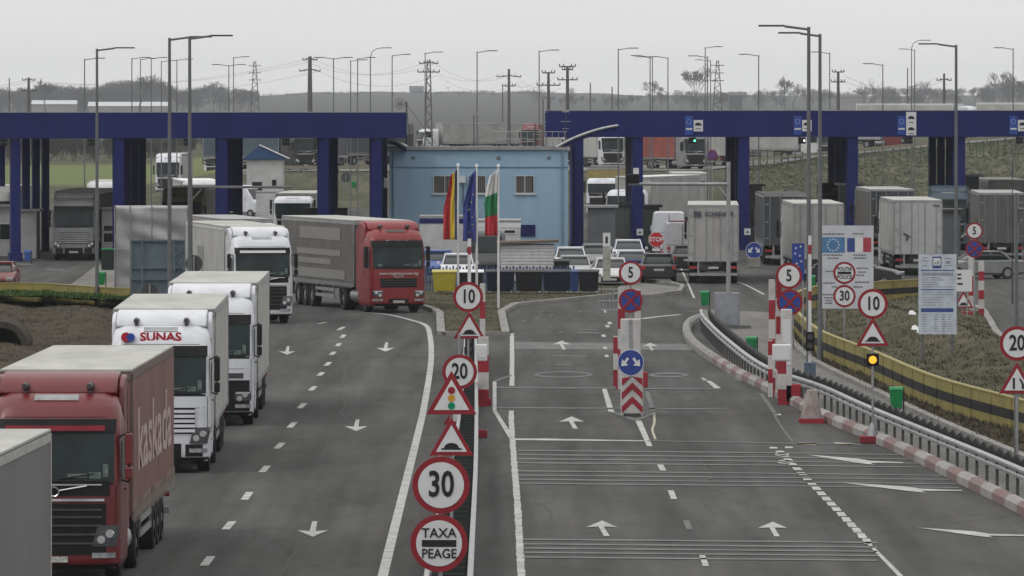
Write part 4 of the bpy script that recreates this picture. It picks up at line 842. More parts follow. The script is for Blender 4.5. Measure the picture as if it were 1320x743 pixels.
# annex, shed, hut, booths
def hut(name, label, cat, px0, px1, D, h, depth, wallm, roofm, slope=0.0, over=.2, win=None, siding=False, band=None, group=None, zg=0.0):
    x0, x1 = X(px0, D), X(px1, D); c = (x0 + x1) / 2; hw = (x1 - x0) / 2; root = thing(name, c, D, zg, label, cat, group)
    mb = MB(); mb.box(-hw, hw, 0, depth, 0, h); wall = mb.build('wall', wallm, root)
    mb = MB(); mb.add([(-hw - over, -over, h + .005), (hw + over, -over, h + slope + .005), (hw + over, depth + over, h + slope + .005), (-hw - over, depth + over, h + .005), (-hw - over, -over, h + .13), (hw + over, -over, h + slope + .13), (hw + over, depth + over, h + slope + .13), (-hw - over, depth + over, h + .13)], [(0, 3, 2, 1), (4, 5, 6, 7), (0, 1, 5, 4), (1, 2, 6, 5), (2, 3, 7, 6), (3, 0, 4, 7)])
    mb.build('roof', roofm, root)
    if siding:
        mb = MB(); n = int(h / .16)
        for i in range(n): mb.prism([(-.03, i * .16 + .01), (-.01, i * .16 + .15), (-.002, i * .16 + .15), (-.002, i * .16 + .01)], -hw + .02, hw - .02)
        mb.build('siding', wallm, wall)
    if band: mb = MB(); mb.box(-hw - .02, hw + .02, -.03, -.003, h - .3, h - .02); mb.build('fascia', band, wall)
    for (a, b, z0, z1) in (win or []):
        mb = MB(); X0, X1 = X(a, D) - c, X(b, D) - c; mb.box(X0 - .06, X1 + .06, -.03, -.002, z0 - .06, z1 + .06); f = mb.build('window', M_swhite, wall); mb = MB(); mb.box(X0, X1, -.045, -.031, z0, z1); mb.build('pane', M_glass, f)
    return root
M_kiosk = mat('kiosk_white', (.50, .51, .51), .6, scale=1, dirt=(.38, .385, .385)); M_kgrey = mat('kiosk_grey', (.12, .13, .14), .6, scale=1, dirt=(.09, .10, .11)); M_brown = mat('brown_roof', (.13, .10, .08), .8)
hut('annex_building', 'low white annex with a dark blue fascia in front of the blue building', 'building', 541, 607, 408, 2.45, 5, M_kiosk, M_galv, band=M_dblue, over=.03)
hut('annex_building', 'low white cabin right of the flags below the blue building windows', 'building', 607, 671, 400, 2.35, 5, M_kiosk, M_galv, band=M_swhite, over=.03, win=[(620, 626, 1.5, 1.9), (648, 664, 1.75, 1.9)])
hut('garden_shed', 'white clad shed with a brown sloping roof behind the bins', 'shed', 645, 715, 357, 1.95, 3, mat('shed_cladding', (.52, .51, .53), .6), M_brown, slope=.12, siding=True)
hut('toll_booth', 'white booth at the left edge beside the first blue column', 'booth', -20, 16, 420, 2.9, 3, M_kiosk, M_galv, win=[(0, 15, 1.0, 1.9)], group='booths under the canopies')
hut('toll_booth', 'grey booth right of the first blue column at the left', 'booth', 27, 47, 414, 2.75, 3, M_kiosk, M_galv, group='booths under the canopies')
hut('toll_booth', 'white booth with dark window behind the second column from the left', 'booth', 131, 175, 412, 2.9, 3, M_kiosk, M_galv, win=[(134, 147, 1.0, 1.5), (134, 147, 1.65, 1.95)], group='booths under the canopies')
hut('toll_booth', 'grey booth with a sloping roof behind the red curtain lorry roof', 'booth', 262, 312, 418, 2.4, 3, mat('booth_olive', (.2, .2, .16), .7), M_galv, slope=-.3, group='booths under the canopies')
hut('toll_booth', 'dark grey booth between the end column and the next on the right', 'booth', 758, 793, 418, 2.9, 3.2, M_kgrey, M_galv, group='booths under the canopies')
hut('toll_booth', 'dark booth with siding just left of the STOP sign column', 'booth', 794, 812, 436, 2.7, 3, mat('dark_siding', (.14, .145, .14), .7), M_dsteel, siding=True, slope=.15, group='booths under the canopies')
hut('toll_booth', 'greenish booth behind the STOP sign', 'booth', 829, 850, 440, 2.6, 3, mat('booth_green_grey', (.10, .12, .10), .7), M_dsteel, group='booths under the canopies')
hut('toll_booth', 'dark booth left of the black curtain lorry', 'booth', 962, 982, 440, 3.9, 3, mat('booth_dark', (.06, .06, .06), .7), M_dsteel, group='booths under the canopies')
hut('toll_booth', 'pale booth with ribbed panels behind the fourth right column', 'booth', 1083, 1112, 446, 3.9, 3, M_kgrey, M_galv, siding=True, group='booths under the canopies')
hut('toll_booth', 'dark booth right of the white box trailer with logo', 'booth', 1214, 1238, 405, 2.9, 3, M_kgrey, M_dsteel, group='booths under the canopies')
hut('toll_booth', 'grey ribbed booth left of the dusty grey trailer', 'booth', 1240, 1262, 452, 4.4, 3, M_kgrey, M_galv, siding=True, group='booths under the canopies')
hut('storage_container', 'pale ribbed container in front of the blue roofed hut', 'container', 330, 379, 520, 2.45, 2.5, M_kiosk, M_galv, siding=True, over=.02, group='containers')
hut('storage_container', 'low dark grey container behind the red curtain lorry at the fourth column', 'container', 394, 447, 432, 2.55, 2.5, M_kgrey, M_dsteel, siding=True, over=.02, group='containers')
# hut with blue gable
D = 640; c = X(342, D); hh = thing('gabled_hut', c, D, 0, 'small white hut with a bright blue gable roof behind the left canopy', 'hut'); a = X(372, D) - c; g0, g1, g2 = Z(238, D), Z(206, D), Z(193, D)
mb = MB(); mb.plate([(-a * .8, 0), (a * .72, 0), (a * .72, g1), (-a * .8, g1)], 0, 6); wl = mb.build('wall', M_kiosk, hh)
mb = MB(); mb.plate([(-a, g1), (a, g1 + .05), (-a * .25, g2 + .35)], -.3, 6.3); mb.build('roof', mat('blue_gable', (.03, .08, .20), .6), hh)
mb = MB(); mb.cyl((-a * .25, -.4, g2 + .42), (a * 1.03, -.4, g1 + .1), .07, n=6); mb.build('roof_edge', M_white, hh)
for x0, x1, z0, z1 in ((-1.2, -.3, 1.0, 1.9), (.6, 1.0, 1.5, 2.1)): mb = MB(); mb.box(x0, x1, -.03, -.003, z0, z1); mb.build('window', M_glass, wl)
mb = MB(); mb.box(X(528 - 33, 425), X(500, 425), 424, 424.6, 4.0, 4.0 + .6); tag(mb.build('air_unit', M_kiosk, bevel=.03), 'white air unit beside the last column of the left canopy', 'air unit')

# silver hoarding and steel panel at left
D = 322; x0, x1 = X(148, D), X(243, D); ho = thing('hoarding', x0, D, 0, 'tall crumpled silver foil hoarding in front of the second blue column', 'hoarding')
mb = MB(); n, m = 40, 26; H = Z(265, D)
for j in range(m + 1):
    for i in range(n + 1):
        u, v = i / n, j / m; mb.v.append(((x1 - x0) * u, .035 * math.sin(9 * u + 5 * v * v) * math.sin(7 * v + 2 * u) + .02 * math.sin(31 * v + 6 * u) * math.sin(math.pi * u), .28 + (H - .28) * v))
for j in range(m):
    for i in range(n): a = j * (n + 1) + i; mb.face((a, a + 1, a + n + 2, a + n + 1))
sh = mb.build('foil_sheet', mat('silver_foil', (.42, .42, .43), .38, .75, var=.1, scale=1.2), ho, smooth=True); so = sh.modifiers.new('thick', 'SOLIDIFY'); so.thickness = .01
mb = MB()
for u in (0, .21, .5, .75, 1): mb.cyl(((x1 - x0) * u, -.05, 0), ((x1 - x0) * u, -.05, H), .03, n=6)
mb.cyl((0, -.06, .3), (x1 - x0, -.06, .3), .02, n=5); mb.cyl((0, -.06, H * .55), (x1 - x0, -.06, H * .55), .012, n=5); mb.build('frame', M_galv, ho)
D = 296; x0, x1 = X(168, D), X(239, D); H = Z(309, D); pb = thing('steel_panel', x0, D, 0, 'blue grey steel panel with cross bracing, seen from its back behind the queue', 'steel panel')
M_bg = mat('blue_grey_paint', (.11, .15, .175), .6, scale=1.2, dirt=(.085, .115, .135)); Wd = x1 - x0
mb = MB(); mb.box(0, Wd, 0, .06, .3, H); mb.build('sheet', M_bg, pb)
mb = MB()
for z in (.35, H * .28, H * .5, H * .64, H - .08): mb.box(-.01, Wd + .01, -.09, -.005, z, z + .07)
for x in (0, Wd * .2, Wd * .78, Wd - .07): mb.box(x, x + .07, -.12, -.092, 0, H)
for k in range(5): z = .4 + k * (H - .6) / 5; mb.cyl((Wd * .8, -.1, z), (Wd - .05, -.1, z + (H - .6) / 5), .02, n=5); mb.cyl((Wd - .05, -.1, z), (Wd * .8, -.1, z + (H - .6) / 5), .02, n=5)
mb.build('bracing', M_bg, pb)

# ------------------------------------------------------------------ signs
def post(root, h, r=.035, m=M_galv, y=.04, x=0, z0=0):
    mb = MB(); mb.cyl((x, y, z0), (x, y, h), r, n=10); return mb.build('post', m, root, smooth='auto')
def disc(root, x, z, r, kind, y=0.0):
    """round board facing the camera; kind: number text or pictogram"""
    name = 'sign_board'; N_ = 36
    mb = MB(); mb.cyl((x, y - .02, z), (x, y + .005, z), r, n=N_); rimm = M_sred if kind != 'keep' else M_swhite; b = mb.build(name, rimm, root, smooth='auto')
    mb = MB(); mb.cyl((x, y - .028, z), (x, y - .021, z), r * (.80 if kind != 'keep' else .95), n=N_); face = mb.build('sign_face', M_sblue if kind in ('nostop', 'keep') else M_swhite, b)
    yy = y - .036
    if kind == 'nostop':
        mb = MB()
        for s_ in (-1, 1): q = r * .62; t = r * .07; mb.plate([(x - q - t, z - s_ * q + t * s_), (x - q + t, z - s_ * q - t * s_), (x + q + t, z + s_ * q - t * s_), (x + q - t, z + s_ * q + t * s_)], yy - .002 * (s_ + 1), yy + .006)
        mb.build('cross', M_sred, face)
    elif kind == 'keep':
        mb = MB()
        for s_ in (-1, 1):
            q = r * .12; mb.plate([(x + s_ * (q + .0), z + r * .28), (x + s_ * (q + r * .16), z + r * .40), (x + s_ * r * .52, z + r * .02), (x + s_ * r * .42, z - r * .12)], yy, yy + .006)
            mb.plate([(x + s_ * r * .72, z - r * .28), (x + s_ * r * .18, z - r * .22), (x + s_ * r * .66, z + r * .26)], yy - .003, yy + .006)
        mb.build('arrow', M_swhite, face)
    elif kind in ('taxa', 'politia'):
        mb = MB(); mb.box(x - r * .6, x + r * .6, yy, yy + .006, z - r * .12, z + r * .12); mb.build('bar', M_sblk, face)
        a, c = ('TAXA', 'PEAGE') if kind == 'taxa' else ('POLITIA', 'POLICE')
        text(a, r * .46, M_sblk, face, (x, yy, z + r * .35), bold=.012, sx=1.0 if kind == 'taxa' else .8); text(c, r * .46, M_sblk, face, (x, yy, z - r * .37), bold=.012, sx=.92)
    elif kind == 'back': pass
    elif kind.isdigit():
        text(kind, r * 1.25, M_sblk, face, (x, yy, z), bold=.02, sx=.74)
    return b
def tri(root, x, z, side, kind, y=0.0):
    h = side * .866; r = side * .06
    def T(k, c): s2 = side * k; hh = s2 * .866; return [(x - s2 / 2, c - hh / 3), (x + s2 / 2, c - hh / 3), (x, c + hh * 2 / 3)]
    mb = MB(); mb.plate(T(1, z), y - .02, y + .004); b = mb.build('sign_board', M_sred, root, bevel=.004); mb = MB(); mb.plate(T(.70, z), y - .028, y - .021); face = mb.build('sign_face', M_swhite, b)
    yy = y - .036; s = side
    if kind == 'bump':
        pts = [(x - s * .23, z - s * .155), (x + s * .23, z - s * .155), (x + s * .23, z - s * .12)] + [(x + s * .17 * math.cos(t), z - s * .12 + s * .12 * math.sin(t)) for t in np.linspace(0, math.pi, 9)] + [(x - s * .23, z - s * .12)]
        mb = MB(); mb.plate(pts, yy, yy + .006); mb.build('hump', M_sblk, face)
    elif kind == 'lights':
        for k, (dz, m_) in enumerate(((.185, M_sred), (.03, mat('sign_amber', (.62, .33, .03), .5)), (-.12, mat('sign_green', (.0, .25, .13), .5)))):
            mb = MB(); mb.cyl((x, yy, z + s * dz), (x, yy + .006, z + s * dz), s * .072, n=20); mb.build('coloured_dot', m_, face)
    elif kind == 'narrow':
        mb = MB(); mb.box(x - s * .12, x - s * .06, yy, yy + .006, z - s * .16, z + s * .14); mb.plate([(x + s * .13, z - s * .16), (x + s * .19, z - s * .16), (x + s * .19, z - s * .03), (x + s * .1, z + s * .12), (x + s * .05, z + s * .12), (x + s * .13, z - s * .03)], yy, yy + .006); mb.build('pictogram', M_sblk, face)
    return b
def sign(label, px, D, boards, hpost, name='traffic_sign', group='traffic signs', r=.035, ybase=0):
    root = thing(name, X(px, D), D, 0, label, 'traffic sign', group); post(root, hpost, r, z0=1.15 if boards[0][0] == 'keep' else 0)
    for (kind, bpx, bpy_, sz, *rest) in boards:
        x = X(bpx, D) - X(px, D); z = Z(bpy_, D); k = D / F
        if kind[0] == '^': tri(root, x, z, sz * k, kind[1:], rest[0] if rest else 0)
        else: disc(root, x, z, sz * k / 2, kind, rest[0] if rest else 0)
    return root
sign('round 30 speed limit above the TAXA PEAGE sign, nearest post of the centre row', 567.5, 113.5, [('30', 568.5, 625.5, 74), ('taxa', 566, 700.5, 74)], 3.5)
sign('warning triangle with three coloured traffic light dots above a road hump triangle', 582, 137, [('^lights', 582, 515.5, 65, -.02), ('^bump', 582, 571, 57)], 3.9)
sign('round 20 speed limit above a hidden warning triangle in the centre row', 592, 192, [('20', 592.5, 479.5, 45), ('^lights', 595, 534, 47)], 2.9)
sign('round 10 speed limit above a road hump triangle left of the striped column', 603.5, 216, [('10', 603.5, 383, 39), ('^bump', 605, 425, 41)], 3.4)
sign('round 5 and no stopping signs on the striped island post in the road', 813, 212, [('5', 813, 352, 31), ('nostop', 813, 388, 31)], 4.0)
sign('round 5 and no stopping signs beside the right striped posts', 1018, 217, [('5', 1017, 356, 34), ('nostop', 1018, 390, 34)], 4.0)
sign('blue keep either side arrow sign above the red chevron block', 813, 205.3, [('keep', 813, 467.5, 34)], 1.7)
sign('round 20 speed limit and narrow road triangle at the right edge', 1311, 176, [('20', 1311, 443, 45), ('^narrow', 1311, 494, 47)], 3.0)
s10 = sign('round 10 speed limit and hump triangle above a glowing amber lamp', 1125, 190, [('10', 1125, 392, 39), ('^bump', 1125, 434, 43)], 4.0)
mb = MB(); z = Z(464, 190); mb.box(-.17, .17, -.02, .12, z - .17, z + .17); lb = mb.build('lamp_housing', M_black, s10, bevel=.02); mb = MB(); mb.cyl((0, -.06, z), (0, -.025, z), .105, n=20); mb.build('amber_lens', LAMP_A, lb)
mb = MB(); mb.box(-.35, .35, -.25, .35, 0, .2); mb.build('red_foot', mat('red_concrete', (.22, .03, .04), .8), s10, bevel=.03); mb = MB(); mb.cyl((0, .04, .2), (0, .04, .55), .16, .06, n=12); mb.build('post_socket', M_galv, s10)
sign('round POLITIA POLICE sign above a 30 speed limit in front of the flag board', 1088.5, 262, [('politia', 1088.5, 352, 29), ('30', 1088.5, 382, 29)], 3.0)
sign('small round 5 and no stopping signs on the far right striped column', 1256, 297, [('5', 1256, 298, 22), ('nostop', 1256, 321, 23)], 4.0)
sign('small road hump triangle beside the price list board', 1242, 300, [('^bump', 1242, 390, 26)], 1.3)
for k, (px, py, D, dm, lab) in enumerate(((250, 340, 292, 22, 'black back of a round sign beside the tall lamp posts'), (193, 377, 270, 22, 'dark back of a round sign in front of the steel panel'), (446, 229, 640, 13, 'dark back of a round sign far behind the gap between columns'))):
    root = thing('traffic_sign', X(px, D), D, 0, lab, 'traffic sign', 'sign backs'); z = Z(py, D); post(root, z + .3, .03, y=-.03); mb = MB(); mb.cyl((0, 0, z), (0, .03, z), dm / 2 * D / F, n=30); mb.build('sign_board', M_dsteel, root)
root = thing('traffic_sign', X(918, 600), 600, 0, 'small round sign far beyond the traffic signal with green lamp', 'traffic sign', 'traffic signs'); z = Z(200, 600); post(root, z); disc(root, 0, z, .45, 'nostop')
# STOP
D = 380; st = thing('stop_sign', X(846, D), D, 0, 'red octagonal STOP sign behind the dark estate car', 'traffic sign', 'traffic signs'); z = Z(309, D); r = .44; post(st, z)
mb = MB(); mb.plate([(r * math.cos(R(22.5 + 45 * i)), z + r * math.sin(R(22.5 + 45 * i))) for i in range(8)], -.02, .0); b = mb.build('sign_board', M_swhite, st); r *= .93
mb = MB(); mb.plate([(r * math.cos(R(22.5 + 45 * i)), z + r * math.sin(R(22.5 + 45 * i))) for i in range(8)], -.03, -.021); f = mb.build('sign_face', mat('stop_red', (.50, .03, .04), .5), b); text('STOP', .33, M_swhite, f, (0, -.035, z), bold=.025, sx=.95)
mb = MB(); mb.box(-.22, .22, -.02, 0, z - .62, z - .48); mb.build('small_plate', M_swhite, st)
# blue direction sign on a block
D = 391; kb = thing('traffic_sign', X(972, D), D, 0, 'blue round arrow sign on a white concrete block below the canopy column', 'traffic sign', 'traffic signs'); disc(kb, 0, Z(323, D), .46, 'keep'); post(kb, Z(330, D))
mb = MB(); mb.box(-.35, .35, -.3, .3, 0, .55); mb.build('concrete_block', M_kerb, kb, bevel=.04)
# blue star panel
D = 262; bp_ = thing('star_banner', X(1029, D), D, 0, 'narrow blue panel with white stars behind the right barrier arm', 'sign', 'information boards'); x = 8 * D / F; mb = MB(); mb.box(-x, x, -.03, 0, Z(360, D), Z(314, D)); b = mb.build('panel', M_sblue, bp_)
mb = MB()
for i, (px, py) in enumerate(((-3, 320), (3, 318), (-4, 327), (2, 330), (4, 337), (-2, 340))): q = px * D / F; zz = Z(py, D); mb.plate([(q + .05 * (1 if k % 2 == 0 else .45) * math.sin(k * math.pi / 5), zz + .05 * (1 if k % 2 == 0 else .45) * math.cos(k * math.pi / 5)) for k in range(10)], -.04, -.031)
mb.plate([(-.1, Z(354, D)), (.1, Z(354, D)), (0, Z(342, D))], -.04, -.031); mb.build('star', M_swhite, b); mb = MB(); mb.cyl((-.18, .03, 0), (-.18, .03, 2.8), .03, n=6); mb.cyl((.18, .03, 0), (.18, .03, 2.8), .03, n=6); mb.build('post', M_galv, bp_)

# large flag board
M_board = mat('board_pale', (.52, .54, .58), .6, scale=1, dirt=(.45, .47, .51)); M_txt = mat('board_print', (.17, .17, .18), .7); M_bb = mat('board_blue', (.08, .20, .38), .6); M_bred = mat('board_red', (.38, .06, .08), .6); M_nb = mat('board_navy', (.05, .08, .26), .6)
D = 268; c = X(1091, D); bo = thing('information_board', c, D, 0, 'large pale board with two flag pictures behind the POLITIA sign', 'sign board', 'information boards'); k = D / F
def bx_(mb, px0, px1, py0, py1, y=-.035): mb.box((px0 - 1091) * k, (px1 - 1091) * k, y, -.0305, Z(py1, D), Z(py0, D))
mb = MB(); mb.box((1056 - 1091) * k, (1126 - 1091) * k, -.03, .03, Z(398, D), Z(291, D)); b = mb.build('board', M_board, bo)
mb = MB(); bx_(mb, 1058, 1089, 306, 326); f = mb.build('flag_print', M_bb, b); mb = MB(); bx_(mb, 1092, 1102, 307, 325); mb.build('flag_print', M_nb, b); mb = MB(); bx_(mb, 1102, 1112.5, 307, 325); mb.build('flag_print', M_swhite, b); mb = MB(); bx_(mb, 1112.5, 1123, 306.5, 325); mb.build('flag_print', M_bred, b)
mb = MB()
for i in range(12): t = i * math.pi / 6; q = (1074 - 1091) * k + .22 * math.cos(t); zz = Z(316, D) + .22 * math.sin(t); mb.box(q - .025, q + .025, -.04, -.036, zz - .025, zz + .025)
mb.build('star_ring', M_swhite, f); random.seed(3)
mb = MB()
for (a, b2, y) in ((1058, 1088, 302), (1099, 1113, 301.5), (1061, 1086, 329), (1067, 1081, 333), (1100, 1116, 329), (1100, 1116, 333), (1064, 1076, 350), (1104, 1119, 346), (1106, 1116, 351), (1104, 1114, 355), (1061, 1076, 365), (1102, 1121, 364), (1072, 1080, 370), (1100, 1112, 370), (1060, 1074, 380), (1062, 1074, 384), (1064, 1073, 387.5), (1063, 1073, 391)):
    x = a
    while x < b2: w_ = random.uniform(1.5, 4.5); bx_(mb, x, min(b2, x + w_), y - .9, y + .9); x += w_ + .7
mb.build('printed_text', M_txt, b); mb = MB(); [mb.cyl(((px - 1091) * k, .06, 0), ((px - 1091) * k, .06, 4), .05, n=8) for px in (1063, 1119)]; mb.build('post', M_galv, bo)
# price list board
D = 243; c = X(1208.5, D); k = D / F; po = thing('information_board', c, D, 0, 'tall white price list board with blue header stripes on two posts', 'sign board', 'information boards')
def bz(mb, px0, px1, py0, py1, y=-.035): mb.box((px0 - 1208.5) * k, (px1 - 1208.5) * k, y, -.0305, Z(py1, D), Z(py0, D))
mb = MB(); mb.box((1184 - 1208.5) * k, (1233 - 1208.5) * k, -.03, .03, Z(431, D), Z(328, D)); b = mb.build('board', mat('board_cool', (.52, .57, .64), .6), po)
mb = MB(); bz(mb, 1202, 1213.5, 331, 346); bz(mb, 1187, 1230, 348, 349.3); bz(mb, 1187, 1230, 373, 374.3); bz(mb, 1187, 1229, 397.5, 402.5); f = mb.build('blue_stripe', M_nb, b)
mb = MB(); bz(mb, 1203.2, 1212.3, 333, 342.5, -.042); mb.build('header_panel', M_swhite, f)
mb = MB(); bz(mb, 1205, 1207, 338, 341, -.047); bz(mb, 1208, 1210, 336, 341, -.047); bz(mb, 1189, 1196, 332, 333); bz(mb, 1189, 1198, 336, 337); bz(mb, 1189, 1195, 342, 343); bz(mb, 1217, 1227, 333, 334); bz(mb, 1219, 1225, 337, 340); bz(mb, 1217, 1228, 342, 343); bz(mb, 1189, 1229, 353, 354)
for y, e in [(352, 1229), (355, 1229), (358, 1212), (361, 1216), (364, 1208), (367, 1210), (370, 1229), (377, 1229), (380, 1229), (383.5, 1212), (386.5, 1209), (390, 1210), (393.5, 1206)]:
    x = 1189
    while x < e: w_ = random.uniform(1.5, 4); bz(mb, x, min(e, x + w_), y - .5, y + .5); x += w_ + .8
for y in range(406, 429, 3):
    for x in (1189, 1204, 1214, 1222): bz(mb, x, x + random.uniform(3, 6), y - .4, y + .4)
mb.build('printed_text', mat('thin_print', (.24, .26, .3), .7), b); mb = MB(); [mb.cyl(((px - 1208.5) * k, .06, 0), ((px - 1208.5) * k, .06, 3.3), .045, n=8) for px in (1189, 1228)]; mb.build('post', M_pole, po)
D = 292; k = D / F; c = X(1247, D); q = thing('information_board', c, D, 0, 'small white board with vehicle symbols between the price list and the striped column', 'sign board', 'information boards')
mb = MB(); mb.box(-14 * k, 6 * k, -.02, .02, Z(376, D), Z(348, D)); b = mb.build('board', M_swhite, q); mb = MB()
for y in (354, 359, 366): mb.box(-13 * k, (-8 if y < 360 else -6) * k, -.03, -.021, Z(y + 1.2, D), Z(y - 1, D))
mb.build('pictogram', M_sblk, b); post(q, Z(352, D), .03)
# narrow white lane post by the rails
D = 305; q = thing('lane_marker', X(782, D), D, 0, 'narrow cream marker panel with a dark symbol in front of the white cars', 'marker panel'); k = D / F; mb = MB(); mb.box(-5 * k, 5 * k, -.03, .03, Z(362, D), Z(300, D)); b = mb.build('panel', mat('cream_panel', (.36, .38, .33), .6), q); mb = MB(); mb.box(-4.6 * k, 4.6 * k, -.04, -.031, Z(318, D), Z(301, D)); hh_ = mb.build('header', M_swhite, b); mb = MB(); mb.box(-1.5 * k, 1.5 * k, -.05, -.041, Z(314, D), Z(305, D)); mb.build('pictogram', M_sblk, hh_); mb = MB(); [mb.box(-4.8 * k, 4.8 * k, -.036, -.031, Z(py, D), Z(py - .7, D)) for py in (334, 349)]; mb.build('panel_joint', M_pole, b)
mb = MB(); mb.cyl((-4 * k, 0, 0), (-4 * k, 0, 1.2), .02, n=5); mb.cyl((4 * k, 0, 0), (4 * k, 0, 1.2), .02, n=5); mb.build('post', M_galv, q)
q = thing('guard_rail_fence', X(780, 303), 303, .14, 'low grey tubular railing right of the black bins', 'railing'); mb = MB()
for x in (-.28, .05, .35, .65): mb.cyl((x, 0, 0), (x, 0, 1.0), .025, n=6)
for z in (.12, .5, 1.0): mb.cyl((-.28, 0, z), (.65, 0, z), .022, n=6)
mb.build('rail', M_galv, q)

# ------------------------------------------------------------------ striped columns and blocks
M_wp = mat('striped_white', (.56, .55, .55), .7, scale=2, dirt=(.38, .37, .37)); M_rp = mat('striped_red', (.33, .03, .045), .7, scale=2, dirt=(.22, .02, .03))
def stripes(label, px, D, wpx, pyt, pyb, band=24, start=0, group='red and white striped columns'):
    k = D / F; root = thing('striped_column', X(px, D), D, 0, label, 'striped column', group); w_ = wpx * k / 2; zb, zt_ = Z(pyb, D), Z(pyt, D); zb = max(0, zb); n = max(1, int(round((zt_ - zb) / (band * k)))); mb = MB()
    for i in range(n): mb.mi = (i + start) % 2; mb.box(-w_, w_, -w_ + .001 * (i % 2), w_, zb + (zt_ - zb) * i / n, zb + (zt_ - zb) * (i + 1) / n)
    mb.build('column_body', [M_rp, M_wp], root); mb = MB(); mb.box(-w_ * .9, w_ * .9, -w_ * .9, w_ * .9, zt_ + .001, zt_ + .04); mb.build('cap', M_wp, root)
    return root
stripes('thick red and white column right of the 20 speed limit sign', 623, 213, 14, 436, 524, 22, 0)
stripes('thin red and white column behind the 10 speed limit sign', 622, 245, 7, 367, 455, 21, 0)
stripes('left front column of the island group in the road', 801, 214, 9, 372, 502, 24, 1)
stripes('short left column behind the island group', 794, 222, 7, 435, 498, 22, 0)
stripes('right front column of the island group under the no stopping sign', 822, 216, 8, 375, 504, 24, 0)
stripes('left tall column of the right striped group', 995, 220, 8, 362, 515, 24, 0)
stripes('second tall column of the right striped group', 1004, 218, 7, 362, 500, 24, 1)
stripes('short thick front column of the right striped group', 1008, 209, 11, 442, 522, 20, 0)
stripes('low white and red column at the foot of the right striped group', 993, 214, 6, 440, 512, 20, 1)
stripes('tall column of the far right striped group', 1265, 300, 7, 338, 410, 12, 0)
stripes('white topped column left in the far right striped group', 1252, 303, 7, 330, 408, 30, 1)
def boxth(name, label, cat, px, D, w_, d, h, m, bev=.03, z=0.0, group=None):
    root = thing(name, X(px, D), D, z, label, cat, group); mb = MB(); mb.box(-w_ / 2, w_ / 2, 0, d, .0, h); mb.build('housing', m, root, bevel=bev); return root
b = boxth('control_cabinet', 'white control box on the thick striped column in the centre row', 'cabinet', 621, 211.5, .33, .3, .5, M_white, z=1.42); mb = MB(); mb.box(-.12, .12, -.02, 0, .1, .4); mb.build('door', M_swhite, b)
b = boxth('control_cabinet', 'white control box on the right striped group', 'cabinet', 1008, 207.8, .55, .3, .5, M_white, z=1.55); mb = MB(); mb.box(-.22, .22, -.015, 0, .05, .45); mb.build('door', M_swhite, b)
b = boxth('control_cabinet', 'tall white casing behind the blue arrow sign on the island', 'cabinet', 813, 211, .6, .35, 2.7, M_wp); mb = MB(); mb.box(-.05, .05, -.02, 0, 1.0, 2.68); mb.build('pole_strip', M_galv, b)
b = boxth('control_cabinet', 'tall white casing of the right striped group', 'cabinet', 1014, 214, .34, .3, 2.9, M_wp); mb = MB(); mb.box(-.13, .13, -.015, 0, 1.2, 2.6); mb.build('door', M_swhite, b)
b = boxth('plastic_barrier', 'red block at the foot of the right striped group', 'barrier block', 1021, 214, .55, .5, .62, M_rp); mb = MB(); mb.box(-.28, .28, -.02, 0, .02, .1); mb.build('foot', M_rp, b)
b = boxth('plastic_barrier', 'red block at the foot of the far right striped group', 'barrier block', 1247, 296, .45, .5, .38, M_rp); mb = MB(); mb.box(-.2, .2, -.02, 0, .02, .08); mb.build('foot', M_rp, b)
for px, py, lab in ((627, 523, 'small red kerb block beside the thick striped column'), (621, 565, 'small red kerb block lying below the zigzag line'), (800, 502, 'small red block left of the chevron island block'), (829, 500, 'small red block right of the chevron island block')):
    b = boxth('kerb_block', lab, 'kerb block', px, DG(py), .3, .3, .22 if py > 510 else .5, M_rp, group='small red kerb blocks')
D = 206; ch = thing('chevron_block', X(815, D), D, 0, 'white block with red upward chevrons at the nose of the island', 'chevron block'); k = D / F; hw = 14 * k; H = Z(473, D)
mb = MB(); mb.box(-hw, hw, 0, .7, 0, H); b = mb.build('block', M_wp, ch, bevel=.05); mb = MB()
for z in (.12, .52, .92): 
    t = .2
    for s_ in (-1, 1): mb.plate([(0, z + .28), (s_ * hw * .96, z - .02), (s_ * hw * .96, z - .02 + t), (0, z + .28 + t)] if z < .9 else [(0, z + .26), (s_ * hw * .96, z - .02), (s_ * hw * .96, min(H - .02, z + t))], -.012, -.002)
mb.build('chevron', M_rp, b)
mb = MB(); mb.box(-hw * .8, hw * .8, -.1, 0, 0, .1); mb.build('foot', M_dsteel, ch)

# barrier arms
def arm(label, px, D, pyt, pyb, rpx=2.2):
    k = D / F; root = thing('barrier_arm', X(px, D), D, 0, label, 'barrier', 'raised barrier arms'); mb = MB(); z0, z1 = .9, Z(pyt, D); n = 14
    for i in range(n): mb.mi = 0 if i % 5 != 2 else 1; mb.box(-rpx * k, rpx * k, -.03, .03, z0 + (z1 - z0) * i / n, z0 + (z1 - z0) * (i + 1) / n)
    mb.build('arm', [M_swhite, M_rp], root); mb = MB(); mb.box(-.18, .18, -.15, .2, 0, 1.0); mb.build('housing', mat('arm_housing', (.10, .14, .19), .6), root, bevel=.03)
    z = Z(pyb, D); mb = MB(); mb.box(-.14, .14, -.2, -.06, z - .3, z + .3); s_ = mb.build('traffic_signal', M_black, root, bevel=.02); mb = MB(); [mb.cyl((0, -.22, z + d), (0, -.19, z + d), .09, n=14) for d in (-.14, .14)]; mb.build('signal_lens', M_dsteel, s_)
arm('raised white barrier arm with black signal in the centre row before the island', 605, 236, 308, 445, 2.2)
arm('raised white and red barrier arm beside the right guardrail', 1044, 222, 304, 440, 2.0)
